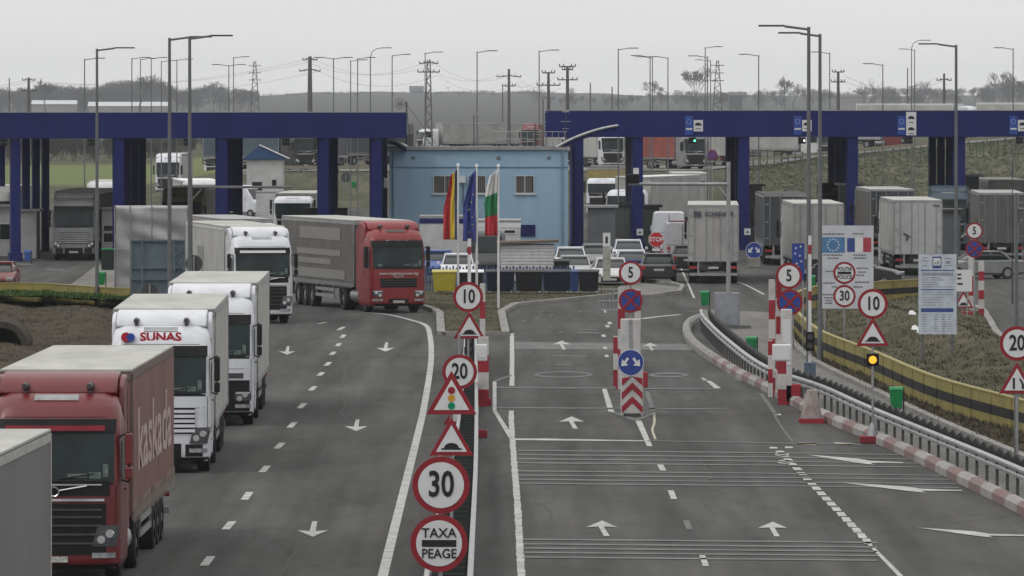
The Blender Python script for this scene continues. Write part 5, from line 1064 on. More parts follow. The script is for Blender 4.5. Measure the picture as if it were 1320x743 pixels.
D = 202; wd = thing('weighted_foot', X(1046, D), D, 0, 'dirty white tapered block with red foot at the start of the striped kerb', 'block'); mb = MB(); mb.cyl((0, 0, .12), (0, 0, .95), .32, .16, 8); mb.build('tapered_block', mat('dirty_white', (.36, .34, .33), .8, scale=3, dirt=(.2, .14, .13)), wd, bevel=.03); mb = MB(); mb.box(-.36, .36, -.33, .33, 0, .13); mb.build('red_foot', M_rp, wd)
# camera mast with grey cabinet
def lmast(label, px, D, pyarm, pxend, r=.09, cab=None, pxs=None):
    root = thing('camera_mast', X(px, D), D, 0, label, 'camera mast', 'camera masts'); z = Z(pyarm, D); x = X(pxend, D) - X(px, D); mb = MB(); mb.cyl((0, 0, 0), (0, 0, z + (.9 if cab else .4)), r, r * .8, 12); p = mb.build('mast', M_galv if cab else M_pole, root, smooth='auto')
    mb = MB(); mb.cyl((0, 0, z), (x, 0, z), r * .7, n=10); mb.cyl((0, 0, z - .6), (x * .12, 0, z), r * .4, n=6); a = mb.build('arm', M_galv if cab else M_pole, root)
    if cab:
        mb = MB(); mb.box(-.55, .45, -.1, .5, .1, 1.45); c_ = mb.build('cabinet', mat('cabinet_grey', (.26, .28, .31), .5, scale=1), root, bevel=.02); mb = MB(); mb.box(-.5, .4, -.12, -.101, .16, 1.4); mb.build('cabinet_door', mat('cabinet_door', (.28, .30, .33), .5), c_); mb = MB(); mb.box(-.7, .9, -.4, .7, 0, .12); mb.build('concrete_foot', mat('dark_concrete', (.14, .14, .14), .9), root)
        mb = MB(); mb.box(x - .1, x + .45, -.2, .1, z + .05, z + .4); h = mb.build('camera', M_black, a, bevel=.03); mb = MB(); mb.box(x + .2, x + .42, -.25, .05, z + .41, z + .65); mb.build('camera_top', M_swhite, h)
    return root
lmast('grey camera mast with a long left arm standing on a grey cabinet', 939, 286, 237.5, 810, .1, True)
lmast('grey mast with a horizontal arm in front of the left canopy columns', 246, 300, 241.5, 378, .085)
lmast('slim grey mast at the right edge with a short arm, behind the 20 sign', 1310, 178, 270, 1345, .06)
q = thing('antenna_mast', X(1305, 320), 320, 0, 'thin dark whip pole at the right edge before the dusty trailer', 'pole'); mb = MB(); mb.cyl((0, 0, 0), (0, 0, Z(210, 320)), .045, .02, 6); mb.build('mast', M_dsteel, q)

# ------------------------------------------------------------------ guard rails and barriers
WPROF = [(-.03, .45), (.05, .49), (.05, .55), (-.02, .60), (.05, .65), (.05, .71), (-.03, .75), (-.045, .75), (.0, .71), (.03, .69), (.03, .66), (-.04, .60), (.03, .54), (.0, .49), (-.045, .45)]
M_post = mat('post_grey', (.09, .092, .095), .6)
def guardrail(label, path, side=1, band=True, postm=M_post):
    o = path[0]; root = thing('guardrail', o[0], o[1], 0, label, 'guardrail', 'steel guardrails'); P = path - o
    mb = MB(); sweep(mb, P, [(a * side, b) for a, b in WPROF]); mb.build('rail', M_galv, root, smooth='auto')
    n = 0; k = 0
    step = max(2, int(math.ceil(len(P) / 95)))
    for i in range(0, len(P), step):
        mb = MB(); x, y = P[i]; mb.box(x - .035, x + .035, y + .08, y + .2, 0, .66); mb.build('post', postm, root)
    if band:                                            # dark scalloped anti-glare strip
        mb = MB(); Q = smooth_path(P, .8)
        for i, (a, b) in enumerate(zip(Q[:-1], Q[1:])): z0, z1 = (.76, .88) if i % 2 else (.88, .74); mb.add([(a[0] + .3, a[1], .5), (b[0] + .3, b[1], .5), (b[0] + .3, b[1], z1), (a[0] + .3, a[1], z0), (a[0] + .36, a[1], .5), (b[0] + .36, b[1], .5), (b[0] + .36, b[1], z1), (a[0] + .36, a[1], z0)], [(0, 1, 2, 3), (4, 7, 6, 5), (3, 2, 6, 7), (0, 3, 7, 4), (1, 5, 6, 2)])
        mb.build('dark_strip', M_black, root)
    return root
guardrail('curving steel guardrail along the right lanes with a dark strip behind', RAIL, 1)
la = smooth_path([((551 - 660) * 126 / F - .02, 126.0), (X(553, 108), 108.0)][::-1] + [(X(590, 184), 184.), (X(598, 230), 230.), (X(601, 262), 262.)], 1.6)
lb_ = smooth_path([(X(603, 108), 108.0), (X(606, 126), 126.), (X(613, 165), 165.), (X(614, 200), 200.), (X(613, 262), 262.)], 1.6)
guardrail('left rail of the central guardrail, mostly hidden by the row of signs', la, -1, False); guardrail('right rail of the central guardrail running straight up the middle', lb_, 1, False)
gs = thing('glare_screen', 0, 0, 0, 'dark slatted screen between the two central guardrails', 'glare screen'); mb = MB(); N_ = 90; A = resample(la, N_); B = resample(lb_, N_)
for i in range(N_):
    a, b = A[i] * .88 + B[i] * .12, A[i] * .12 + B[i] * .88; mb.box(a[0], b[0], a[1], a[1] + .05, .05, .82)
    if i < N_ - 1:
        for t in (.2, .5, .8): p = A[i] * t + B[i] * (1 - t); q = A[i + 1] * t + B[i + 1] * (1 - t); mb.cyl((p[0], p[1], .45), (q[0], q[1], .45), .03, n=4)
mb.build('slats', mat('slat_dark', (.025, .03, .03), .7), gs)
# red and white kerb
q = thing('striped_kerb', 0, 0, 0, 'red and white painted kerb along the foot of the right guardrail', 'kerb'); mb = MB(); sweep(mb, KERB, [(-.17, 0), (-.17, .18), (-.08, .27), (.08, .27), (.17, .18), (.17, 0)], mfun=lambda i: (2 if i < 40 else (i // 2) % 2)); mb.build('kerb_body', [mat('faded_red_kerb', (.20, .11, .11), .85, scale=2.5, dirt=(.19, .165, .16)), mat('faded_white_kerb', (.33, .32, .31), .85, scale=2, dirt=(.22, .21, .205)), M_kerb], q)
def ybarrier(label, path, flip=1):
    o = path[0]; root = thing('crash_barrier', o[0], o[1], 0, label, 'barrier wall', 'yellow and black barriers'); P = path - o
    for nm, z0, z1, m, t in (('lower_panel', .0, .32, M_byel, .0), ('stripe', .32, .60, M_bblk, -.004), ('upper_panel', .60, .92, M_byel, .0)):
        mb = MB(); sweep(mb, P, [(-.05 + t, z0), (-.05 + t, z1), (.05 - t, z1), (.05 - t, z0)])
        for i in range(0, len(P), 4):                    # panel seams
            tt = P[min(i + 1, len(P) - 1)] - P[max(i - 1, 0)]; tt /= np.linalg.norm(tt); nn = np.array((tt[1], -tt[0]))
            for s_ in (-1, 1): a = P[i] + nn * s_ * .055; mb.box(a[0] - .018, a[0] + .018, a[1] - .018, a[1] + .018, z0 + .002, z1 - .002)
        mb.build(nm, m, root)
    mb = MB(); sweep(mb, P, [(-.08, .922), (-.08, .965), (.08, .965), (.08, .922)]); mb.build('top_rail', mat('rail_yellow', (.30, .26, .10), .7), root)
    return root
ybarrier('yellow barrier with a black stripe curving along the concrete lane', BARR)
ybarrier('yellow barrier with a black stripe above the dirt slope at the left', smooth_path([G(-140, 390), G(0, 391.5), G(60, 392.5), G(120, 397), G(172, 400), G(240, 404)], .9))
# concrete culvert in the left bank
D = 255; q = thing('culvert', X(2, D), D, 0, 'arched concrete culvert mouth in the dirt slope at the left edge', 'culvert'); mb = MB(); n = 14; R1, R0 = .95, .72
for i in range(n):
    a, b = math.pi * i / n, math.pi * (i + 1) / n; mb.add([(R0 * math.cos(a), 0, .3 + R0 * math.sin(a)), (R1 * math.cos(a), 0, .3 + R1 * math.sin(a)), (R1 * math.cos(b), 0, .3 + R1 * math.sin(b)), (R0 * math.cos(b), 0, .3 + R0 * math.sin(b)), (R0 * math.cos(a), 3, .3 + R0 * math.sin(a)), (R1 * math.cos(a), 3, .3 + R1 * math.sin(a)), (R1 * math.cos(b), 3, .3 + R1 * math.sin(b)), (R0 * math.cos(b), 3, .3 + R0 * math.sin(b))], [(0, 1, 2, 3), (1, 5, 6, 2), (0, 3, 7, 4), (4, 7, 6, 5)])
mb.build('arch_ring', mat('old_concrete', (.075, .07, .06), .95, scale=4, dirt=(.04, .037, .03)), q); mb = MB(); mb.cyl((0, .6, .3), (0, .7, .3), .8, n=20); mb.build('hole_shade_disc', M_bblk, q)  # black disc paints the darkness inside the culvert mouth

# ------------------------------------------------------------------ bins
def wbin(label, px, D, wpx, pyt, m, lid=None, group='wheeled bins on the grass island'):
    k = D / F; root = thing('wheeled_bin', X(px, D), D, .12, label, 'bin', group); w_ = wpx * k / 2; h = Z(pyt, D) - .12
    mb = MB(); mb.add([(-w_ * .88, 0, .12), (w_ * .88, 0, .12), (w_ * .88, .9, .12), (-w_ * .88, .9, .12), (-w_, -.1, h * .88), (w_, -.1, h * .88), (w_, 1.0, h * .88), (-w_, 1.0, h * .88)], [(0, 3, 2, 1), (4, 5, 6, 7), (0, 1, 5, 4), (1, 2, 6, 5), (2, 3, 7, 6), (3, 0, 4, 7)]); mb.build('body', m, root, bevel=.03)
    mb = MB(); mb.prism([(-.14, h * .885), (-.12, h * .93), (.3, h), (.8, h), (1.04, h * .93), (1.04, h * .885)], -w_ - .03, w_ + .03); mb.build('lid', lid or m, root, bevel=.02)
    for s_ in (-1, 1): mb = MB(); mb.cyl((s_ * w_ * .75 - .03, .05, .08), (s_ * w_ * .75 + .03, .05, .08), .08, n=10); mb.build('castor', M_galv, root)
D = 333
M_ybin = mat('bin_yellow', (.42, .36, .04), .5, var=.1); M_kbin = mat('bin_charcoal', (.016, .017, .021), .5, var=.2); M_nbin = mat('bin_navy', (.012, .017, .035), .5, var=.2); M_bbin = mat('bin_blue', (.025, .06, .17), .5); M_gbin = mat('bin_dark_green', (.012, .02, .016), .5)
for px, w_, m, lid, lab in ((573, 31, M_ybin, mat('bin_lid_cream', (.45, .42, .12), .5), 'yellow wheeled bin beside the red lorry'), (607, 32, M_gbin, M_white, 'dark green bin with a white rimmed lid right of the yellow bin'), (645, 37, M_nbin, None, 'navy bin behind the third flagpole'), (682, 36, M_kbin, None, 'charcoal bin in front of the white shed'), (718, 36, M_nbin, None, 'navy bin left of the blue bin'), (740, 12, M_bbin, None, 'narrow bright blue bin at the end of the row'), (759, 26, M_kbin, None, 'black bin right of the blue bin')):
    wbin(lab, px, D, w_, 348, m, lid)
wbin('dark bin squeezed between the shed and the white car', 724, 346, 20, 334, M_gbin)
mb = MB(); x0, x1 = X(540, 338), X(746, 338)
for i in range(int((x1 - x0) / .16)): mb.box(x0 + i * .16, x0 + i * .16 + .09, 338, 338.03, .15, Z(343, 338) if i % 2 == 0 else Z(345, 338))
mb.box(x0, x1, 338.04, 338.08, .5, .58); mb.box(x0, x1, 338.04, 338.08, 1.0, 1.08); tag(mb.build('picket_fence', mat('fence_blue', (.07, .10, .19), .6)), 'low blue grey picket fence behind the row of bins', 'fence')
def lbin(label, px, pyb, hpx, m=M_green, D=None):
    D = D or DG(pyb); k = D / F; root = thing('litter_bin', X(px, D), D, 0, label, 'litter bin', 'green litter bins'); z1 = Z(pyb - hpx, D); z0 = z1 - .62
    mb = MB(); mb.cyl((.2, .1, 0), (.2, .1, z1), .03, n=6); mb.build('post', M_dsteel, root); mb = MB(); mb.add([(-.16, -.13, z0), (.14, -.13, z0), (.14, .13, z0), (-.16, .13, z0), (-.21, -.18, z1 - .08), (.17, -.18, z1 - .08), (.17, .16, z1 - .08), (-.21, .16, z1 - .08)], [(0, 3, 2, 1), (4, 5, 6, 7), (0, 1, 5, 4), (1, 2, 6, 5), (2, 3, 7, 6), (3, 0, 4, 7)]); mb.build('bucket', m, root, bevel=.03)
    mb = MB(); mb.prism([(-.2, z1 - .07), (-.14, z1 + .01), (.1, z1 + .03), (.18, z1 - .07)], -.22, .18); mb.build('lid', m, root, bevel=.02)
lbin('green litter bin left of the grey cabinet', 909, 400, 24); lbin('green litter bin on the concrete lane by the guardrail bend', 969, 466, 31); lbin('green litter bin nearest, halfway down the concrete lane', 1156, 545, 45); lbin('green litter bin beside the left tall lamp post', 131, 375, 24)
lbin('green litter bin behind the right barrier arm', 1046, 388, 32); lbin('green litter bin far behind the gap between columns', 456, 262, 28, D=640); lbin('second green litter bin far behind the gap, further right', 467, 252, 20, D=700)
lbin('blue litter bin between booth and shade painted lorry at left', 36, 341, 18, P_blue, D=398)
q = boxth('wheeled_bin', 'dark green bin standing before the second column from left', 'bin', 139, 385, .7, .6, 1.1, M_gbin); mb = MB(); mb.box(-.38, .38, -.05, .62, 1.1, 1.18); mb.build('lid', M_green, q)

# ------------------------------------------------------------------ flags
def flag(label, px, D, pyt, cols, pxs, pyb_, vertical=False, ph=None, seed=1):
    k = D / F; root = thing('flagpole', X(px, D), D, .1, label, 'flagpole', 'flagpoles on the grass island'); zt_ = Z(pyt, D) - .1
    mb = MB(); mb.cyl((0, 0, 0), (0, 0, zt_), .06, .04, 10); mb.cyl((0, 0, zt_), (0, 0, zt_ + .12), .08, .05, 8); mb.build('pole', M_white, root, smooth='auto')
    mb = MB(); n, m = 24, 44; wd = (pxs) * k; ztop = zt_ - .15; L = ztop - (Z(pyb_, D) - .1)
    for j in range(m + 1):
        v = j / m
        for i in range(n + 1):
            u = i / n; drop = .45 * (1 - v) * u * abs(wd) ; wv = abs(wd) * (.50 + .5 * min(1, v * 2.2)) * (1 - .12 * math.sin(3 * v + seed)); x = -.05 - u * wv * (1 if wd > 0 else -1)
            y = .10 * math.sin(u * 9 + v * 2.0 + seed) * (.4 + .6 * v) + .05 * math.sin(u * 17 - v * 5 + seed); z = ztop - v * L * (1 - .10 * u * (1 - v)) - drop - .12 * u * math.sin(math.pi * v); mb.v.append((x + .03 * math.sin(v * 7 + seed) * u, y, z))
    for j in range(m):
        for i in range(n):
            mb.mi = min(2, int(3 * ((i + 5 * math.sin(j * .05)) / n if vertical else j / m))) if len(cols) == 3 else 0; mb.mi = max(0, mb.mi); a = j * (n + 1) + i; mb.face((a, a + 1, a + n + 2, a + n + 1))
    f = mb.build('flag', cols, root, smooth=True); so = f.modifiers.new('thick', 'SOLIDIFY'); so.thickness = .012; return root, f
flag('flagpole with a limp blue, yellow and red flag, leftmost of three', 590.5, 312, 214, [mat('flag_navy', (.07, .09, .2), .8), M_fyel, M_fred], 18, 309, True, seed=.5)
r_, f_ = flag('middle flagpole with a limp dark blue flag of yellow stars', 614.5, 312, 215, [M_fblu], 15, 311, seed=2)
mb = MB()
for i in range(7): t = i; z = 3.0 + .33 * i; x = -.25 - .1 * math.sin(i * 1.9); mb.plate([(x + .045 * (1 if k % 2 == 0 else .45) * math.sin(k * math.pi / 5), z + .045 * (1 if k % 2 == 0 else .45) * math.cos(k * math.pi / 5)) for k in range(10)], -.20, -.19)
mb.build('star', M_fyel, f_)
flag('flagpole with a limp white, green and red flag, rightmost of three', 642.5, 310, 215, [M_fwht, M_fgrn, M_fred], 16, 304, seed=4)
# ------------------------------------------------------------------ lamp posts, power poles
def lamp(px, top, adir, D, label, group, alen=1.45, r=.09, curved=False, double=False, m=M_pole):
    root = thing('street_lamp', X(px, D), D, ground_z(X(px, D), D) + .06 if D > 560 else 0, label, 'street lamp', group)
    h = Z(top, D) - root.location[2]; mb = MB(); mb.cyl((0, 0, 0), (0, 0, h), r, r * .62, 10); mb.cyl((0, 0, 0), (0, 0, .5), r * 1.35, r * 1.3, 10); mb.build('pole', m, root, smooth='auto')
    for s_ in ((-1, 1) if double else (adir,)):
        mb = MB()
        if curved: mb.tube([(0, 0, h - .05), (.12 * s_, 0, h + .35), (.45 * s_, 0, h + .55), (.8 * s_, 0, h + .6)], r * .5, 6); hz = .6; e = .8
        else: mb.cyl((0, 0, h - .08), (alen * .5 * s_, 0, h + .02), r * .5, n=6); hz = .03; e = alen * .5
        a = mb.build('arm', m, root); mb = MB(); x0, x1 = sorted((s_ * e, s_ * (e + alen * .55))); mb.box(x0, x1, -.12, .12, h + hz - .02, h + hz + .04)
        mb.build('lamp_head', M_dsteel, a, bevel=.02)
    return root
G1 = 'tall lamp posts in front of the canopies'
lamp(125, 63, 1, 314, 'tall lamp post rising beside the left green litter bin', G1, 1.6)
lamp(218.5, 49, 1, 263, 'left one of the two tallest lamp posts, in front of the silver hoarding', G1, 1.5)
lamp(244.5, 47.5, 1, 257, 'right one of the two tallest lamp posts at left, arm pointing right', G1, 1.5)
lamp(1042.5, 35, -1, 228, 'tallest lamp post on the right beside the barrier arm, arm pointing left', G1, 1.55)
lamp(1057, 44, -1, 248, 'tall lamp post just right of the tallest one, behind the flag board', G1, 1.4)
lamp(1232.5, 58, -1, 295, 'tall lamp post rising behind the price list board at right', G1, 1.5)
ords = ['first', 'second', 'third', 'fourth', 'fifth', 'sixth', 'seventh', 'eighth', 'ninth', 'tenth', 'eleventh', 'twelfth', 'thirteenth', 'fourteenth']
def rows(lst, where):
    for i, (px, top, ad, D, kw) in enumerate(lst):
        lamp(px, top, ad, D, f'thin distant lamp post, {ords[i]} from the left {where}', 'distant lamp posts behind the canopies', 1.3, .058, **kw)
rows([(109, 76, 1, 470, {}), (170, 75, 1, 520, {}), (181, 76, 1, 560, {}), (195, 75, 1, 600, {}), (208, 79, 1, 630, {}), (228, 77, 1, 590, {}), (295, 84, 1, 560, dict(double=True)), (301, 74, 1, 600, {})], 'above the left half of the left canopy')
rows([(430, 75, 1, 500, dict(double=True)), (452, 78, 1, 560, {}), (461, 75, 1, 540, {}), (477.5, 73, 1, 500, dict(curved=True)), (505.5, 71, 1, 520, {})], 'above the right half of the left canopy')
rows([(548, 68, 1, 540, {}), (615, 66.5, 1, 470, {}), (695, 65.5, 1, 480, {})], 'above the light blue building')
rows([(797, 63, 1, 480, {}), (838, 72.5, -1, 500, {}), (841, 74, -1, 560, {}), (861, 74, -1, 520, {}), (909, 61, 1, 540, {}), (912, 73, -1, 500, {}), (916, 78, -1, 620, {}), (978, 71, -1, 480, {})], 'above the left half of the right canopy')
rows([(1069.5, 68, -1, 520, {}), (1138, 83, -1, 480, {}), (1175, 62, 1, 560, dict(curved=True)), (1179, 64, -1, 600, {}), (1306, 62.5, -1, 500, {})], 'above the right half of the right canopy')
def ppole(px, top, D, arms, label, w=.3, lattice=False):
    root = thing('power_pole', X(px, D), D, ground_z(X(px, D), D) + .04, label, 'power pole', 'power poles behind the checkpoint'); h = Z(top, D) - root.location[2]; mb = MB()
    if lattice:
        for s_ in (-1, 1): mb.cyl((s_ * w * 1.3, 0, 0), (s_ * w * .45, 0, h), .1, .07, 5)
        n = 14
        for i in range(n): z0, z1 = h * i / n, h * (i + 1) / n; a = w * (1.3 - .85 * i / n); b = w * (1.3 - .85 * (i + 1) / n); s_ = 1 if i % 2 else -1; mb.cyl((-a * s_, 0, z0), (b * s_, 0, z1), .06, n=4)
    else: mb.cyl((0, 0, 0), (0, 0, h), w, w * .55, 8)
    mb.build('pole', M_poleconc, root)
    for dz, hl, tilt in arms:
        mb = MB(); mb.cyl((-hl, 0, h - dz - tilt), (0, 0, h - dz), .07, n=5); mb.cyl((hl, 0, h - dz - tilt), (0, 0, h - dz), .07, n=5)
        [mb.cyl((x, 0, h - dz - tilt), (x, 0, h - dz - tilt + .3), .06, n=5) for x in (-hl, -hl * .5, hl * .5, hl)]; mb.build('crossarm', M_dsteel, root)
    return root, (X(px, D), D, Z(top, D))
PP = []
for a in ((37, 100, 1000, [(.3, .9, .1), (1.9, 1.1, 0)], 'concrete power pole with two crossarms at the left edge', .32), (399.5, 73, 900, [(.3, .9, .15), (1.6, 1.3, .3)], 'thick power pole above the middle of the left canopy', .42), (656, 89, 950, [(.9, 1.6, .2), (2.3, .9, .0)], 'power pole with drooping arms above the blue building', .28), (707, 93, 800, [(.1, .7, 0), (1.5, 1.3, 0)], 'power pole with a double fork top right of the blue building', .26), (731.5, 86, 800, [(.0, .9, 0), (.35, .6, 0), (1.5, 1.1, 0)], 'power pole with a platform top above the end of the right canopy', .28), (1080.5, 93, 850, [(.0, .7, 0), (1.2, .8, 0)], 'power pole with a platform top right of the tallest right lamp', .28), (1217, 95, 900, [(.7, .9, .2)], 'power pole with a single arm beside the tall lamp at right', .24)):
    r_, p_ = ppole(*a); PP.append(p_)
ppole(552.5, 77, 850, [(.3, 1.1, .2), (1.5, 1.3, 0)], 'lattice power pole above the left end of the blue building', .38, True)
for px, top, D, lab in ((12, 101, 1200, 'bare thin pole at the far left of the skyline'), (648, 110, 1300, 'short thin pole left of the power pole with drooping arms'), (761, 107, 1100, 'thin pole right of the platform topped power pole'), (789, 112, 1100, 'short thin pole left of the lamp above the canopy sign'), (1170, 88, 1200, 'slim pole on the skyline near the curved lamp')):
    q = thing('thin_pole', X(px, D), D, 0, lab, 'pole', 'thin poles on the skyline'); mb = MB(); mb.cyl((0, 0, 0), (0, 0, Z(top, D)), .16, .1, 6); mb.build('pole', M_poleconc, q)
for px, top, D, lab in ((328.5, 79, 3000, 'faint lattice pylon on the horizon above the left canopy'), (925, 78, 2800, 'faint lattice pylon right of the large bare tree')):
    q = thing('pylon', X(px, D), D, 0, lab, 'pylon', 'faint pylons'); mb = MB(); H = Z(top, D)
    for s_ in (-1, 1): mb.cyl((s_ * 2.2, 0, 0), (s_ * .4, 0, H), .25, .15, 4)
    for i in range(16): z0, z1 = H * i / 16, H * (i + 1) / 16; a = 2.2 - 1.8 * i / 16; s_ = 1 if i % 2 else -1; mb.cyl((-a * s_, 0, z0), ((a - .1) * s_, 0, z1), .14, n=4)
    mb.build('lattice', M_dsteel, q); mb = MB(); [mb.cyl((-2.6, 0, H - d), (2.6, 0, H - d), .15, n=4) for d in (2, 5, 8)]; mb.build('crossarm', M_dsteel, q)
# wires
wr = [(PP[0], PP[1]), (PP[1], (X(552, 850), 850, Z(77, 850))), ((X(552, 850), 850, Z(77, 850)), PP[2]), (PP[2], PP[3]), (PP[5], PP[6]), ((X(-200, 1000), 1000, Z(100, 1000)), PP[0])]
for i, (a, b) in enumerate(wr):
    mb = MB(); a = np.array(a); b = np.array(b)
    for dz, dx in ((.5, -.8), (.5, .8), (1.9, 1.1)):
        pts = [tuple(a + (b - a) * t + np.array((dx, 0, -dz - 1.6 * 4 * t * (1 - t)))) for t in np.linspace(0, 1, 13)]; mb.tube(pts, .013, 4)
    tag(mb.build('power_line', M_dsteel), ['power lines from the left edge pole to the thick pole', 'power lines from the thick pole to the lattice pole', 'power lines from the lattice pole to the drooping arm pole', 'power lines between the drooping arm pole and the forked pole', 'power lines between the two power poles at right', 'power lines leaving the left edge of the skyline'][i], 'power line', 'power lines')

# ------------------------------------------------------------------ bare trees
def tree_arrays(seed, H, spread=.9, depth=5, multi=False):
    rnd = random.Random(seed); segs = []
    def grow(p, d, L, r, lv):
        n = 2; q = p
        for i in range(n):
            d2 = d + np.array([rnd.gauss(0, .10), rnd.gauss(0, .10), rnd.gauss(.03, .05)]); d2 /= np.linalg.norm(d2); e = q + d2 * L / n; r2 = r * (1 - .18); segs.append((q, e, r, r2, lv)); q, d, r = e, d2, r2
        if lv >= depth: return
        k = 3 if lv < 4 else rnd.choice((2, 3))
        for j in range(k):
            az = rnd.uniform(0, 2 * math.pi); ang = rnd.uniform(.3, spread); a = np.array((0, 0, 1.)) if abs(d[2]) < .9 else np.array((1., 0, 0)); u = np.cross(d, a); u /= np.linalg.norm(u); v = np.cross(d, u)
            nd = d * math.cos(ang) + (u * math.cos(az) + v * math.sin(az)) * math.sin(ang); nd[2] += .15; nd /= np.linalg.norm(nd); grow(q, nd, L * rnd.uniform(.62, .86), r * .66, lv + 1)
    if multi:
        for i in range(11): a = rnd.uniform(0, 6.28); q = rnd.uniform(0, .16) * H; t_ = rnd.uniform(.1, .6); d0 = np.array((t_ * math.cos(a), t_ * math.sin(a), 1.)); grow(np.array((q * math.cos(a), q * math.sin(a), 0.)), d0 / np.linalg.norm(d0), H * rnd.uniform(.16, .30), H * .008, 2)
    else: grow(np.array((0, 0, 0.)), np.array((0, 0, 1.)), H * .26, H * .022, 0)
    return segs
def tubes(segs, rmin):
    V = np.zeros((len(segs) * 6, 3)); Fc = np.zeros((len(segs) * 3, 4), int)
    for i, (a, b, r0, r1, lv) in enumerate(segs):
        d = b - a; d = d / np.linalg.norm(d); t = np.array((0, 0, 1.)) if abs(d[2]) < .9 else np.array((1., 0, 0)); u = np.cross(d, t); u /= np.linalg.norm(u); v = np.cross(d, u)
        r0 = max(r0, rmin); r1 = max(r1, rmin * .8)
        for k in range(3): c = math.cos(k * 2.0944) * u + math.sin(k * 2.0944) * v; V[i * 6 + k] = a + r0 * c; V[i * 6 + 3 + k] = b + r1 * c
        for k in range(3): Fc[i * 3 + k] = (i * 6 + k, i * 6 + (k + 1) % 3, i * 6 + 3 + (k + 1) % 3, i * 6 + 3 + k)
    return V, Fc
def np_mesh(name, V, Fc, m):
    me = bpy.data.meshes.new(name); me.vertices.add(len(V)); me.vertices.foreach_set('co', V.astype(np.float32).ravel()); me.loops.add(Fc.size); me.loops.foreach_set('vertex_index', Fc.astype(np.int32).ravel()); me.polygons.add(len(Fc)); me.polygons.foreach_set('loop_start', np.arange(0, Fc.size, 4, dtype=np.int32)); me.update(calc_edges=True); me.materials.append(m); return me
TREES = []
for s, (H, sp, mu) in enumerate(((12, .85, False), (12, .7, False), (12, 1.0, False), (12, .6, True), (12, .9, True))):
    sg = tree_arrays(40 + s, H, sp, 5, mu); mx_ = max(e[1][2] for e in sg); sg = [(a * 12 / mx_, b * 12 / mx_, r0, r1, lv) for a, b, r0, r1, lv in sg]
    TREES.append((np_mesh('trunk', *tubes([q for q in sg if q[4] <= 1], .05), M_bark), np_mesh('crown', *tubes([q for q in sg if q[4] > 1], .045), M_bark), tubes(sg, .06)))
for s, (H, sp) in enumerate(((12, .62), (12, .72))):
    sg = tree_arrays(120 + s, H, sp, 6); mx_ = max(e[1][2] for e in sg); sg = [(a * 12 / mx_, b * 12 / mx_, r0, r1, lv) for a, b, r0, r1, lv in sg]
    TREES.append((np_mesh('trunk', *tubes([q for q in sg if q[4] <= 1], .08), M_bark), np_mesh('crown', *tubes([q for q in sg if q[4] > 1], .05), M_bark), None))
def tree(px, D, h, v, label, group, rot=0.0):
    zz = ground_z(X(px, D), D); root = thing('bare_tree', X(px, D), D, zz, label, 'tree', group, rot); sc = (h) / 12; root.scale = (sc, sc, sc)
    for nm, me in (('trunk', TREES[v][0]), ('crown', TREES[v][1])): o = bpy.data.objects.new(nm, me); COL.objects.link(o); o.parent = root
def hfor(py, D, px): return Z(py, D) - ground_z(X(px, D), D)
for px, py, D, v, lab in ((897, 82, 1300, 6, 'large bare tree standing alone above the canopy sign'), (843, 104, 1500, 5, 'rounded bare tree left of the large bare tree'), (733, 112, 1500, 1, 'small bare tree above the end of the right canopy'), (690, 110, 1600, 4, 'bushy bare tree left of the platform topped power pole'), (578, 112, 2600, 2, 'small round bare tree on the ridge above the blue building'),
                          (178, 96, 1250, 5, 'tallest bare tree of the left wood, behind the lamp cluster'), (60, 100, 1250, 6, 'spreading bare tree next to the left edge power pole'), (275, 104, 1300, 2, 'bare tree at the right end of the left wood'), (1118, 100, 1400, 4, 'bare tree right of the pole with a platform top'), (1022, 106, 1400, 1, 'narrow bare tree between the lamps of the right canopy'), (1012, 97, 1400, 6, 'bare tree left of the tallest right lamp post'), (980, 112, 1500, 4, 'low bare tree behind the eighth lamp of the right canopy'), (1190, 104, 1350, 2, 'bare tree near the single armed power pole'), (1302, 92, 1300, 5, 'tall bare tree at the right edge of the skyline')):
    D *= 3.2 if D < 2000 else 2.6
    tree(px, D, hfor(py, D, px), v, lab, 'bare trees on the skyline', px * .37)
# dense far woods: one mass nobody could count
def wood(name, spots, label):
    Vs, Fs, n = [], [], 0
    for x, y, z, h, v, rot in spots:
        V, Fc = TREES[v][2]; sc = h / 12; c, s_ = math.cos(rot), math.sin(rot); Q = V * sc; Q = np.stack([Q[:, 0] * c - Q[:, 1] * s_ + x, Q[:, 0] * s_ + Q[:, 1] * c + y, Q[:, 2] + z], 1); Vs.append(Q); Fs.append(Fc + n); n += len(Q)
    o = bpy.data.objects.new(name, np_mesh(name, np.concatenate(Vs), np.concatenate(Fs), M_bark)); COL.objects.link(o); tag(o, label, 'trees', kind='stuff')
rnd = random.Random(5)
def spots(n, px0, px1, D0, D1, prof, vs=(0, 1, 2, 3, 4, 3, 4, 3, 4), jit=.6):
    L_ = []
    for _ in range(n):
        px = rnd.uniform(px0, px1); D = rnd.uniform(D0, D1); x = X(px, D); z = ground_z(x, D); top = lerp(px, prof); h = (Z(top, D) - z) * rnd.uniform(jit, 1.0)
        if h > .8: L_.append((x, D, z, h, rnd.choice(vs), rnd.uniform(0, 6.28)))
    return L_
wood('left_wood', spots(460, -90, 332, 4600, 7000, [(-90, 110), (40, 112), (60, 104), (100, 110), (150, 102), (200, 100), (235, 113), (270, 108), (332, 116)]), 'hazy mass of bare woodland behind the left canopy')
wood('left_hedge', spots(420, -90, 520, 1080, 1420, [(-90, 168), (520, 176)], (3, 4), .35), 'low brown scrub at the foot of the left wood')
wood('ridge_scrub', spots(230, 330, 720, 6000, 7600, [(330, 121), (450, 117), (540, 118), (620, 116), (720, 116)], (3, 4, 0), .6), 'faint scrub along the hazy ridge behind the blue building')
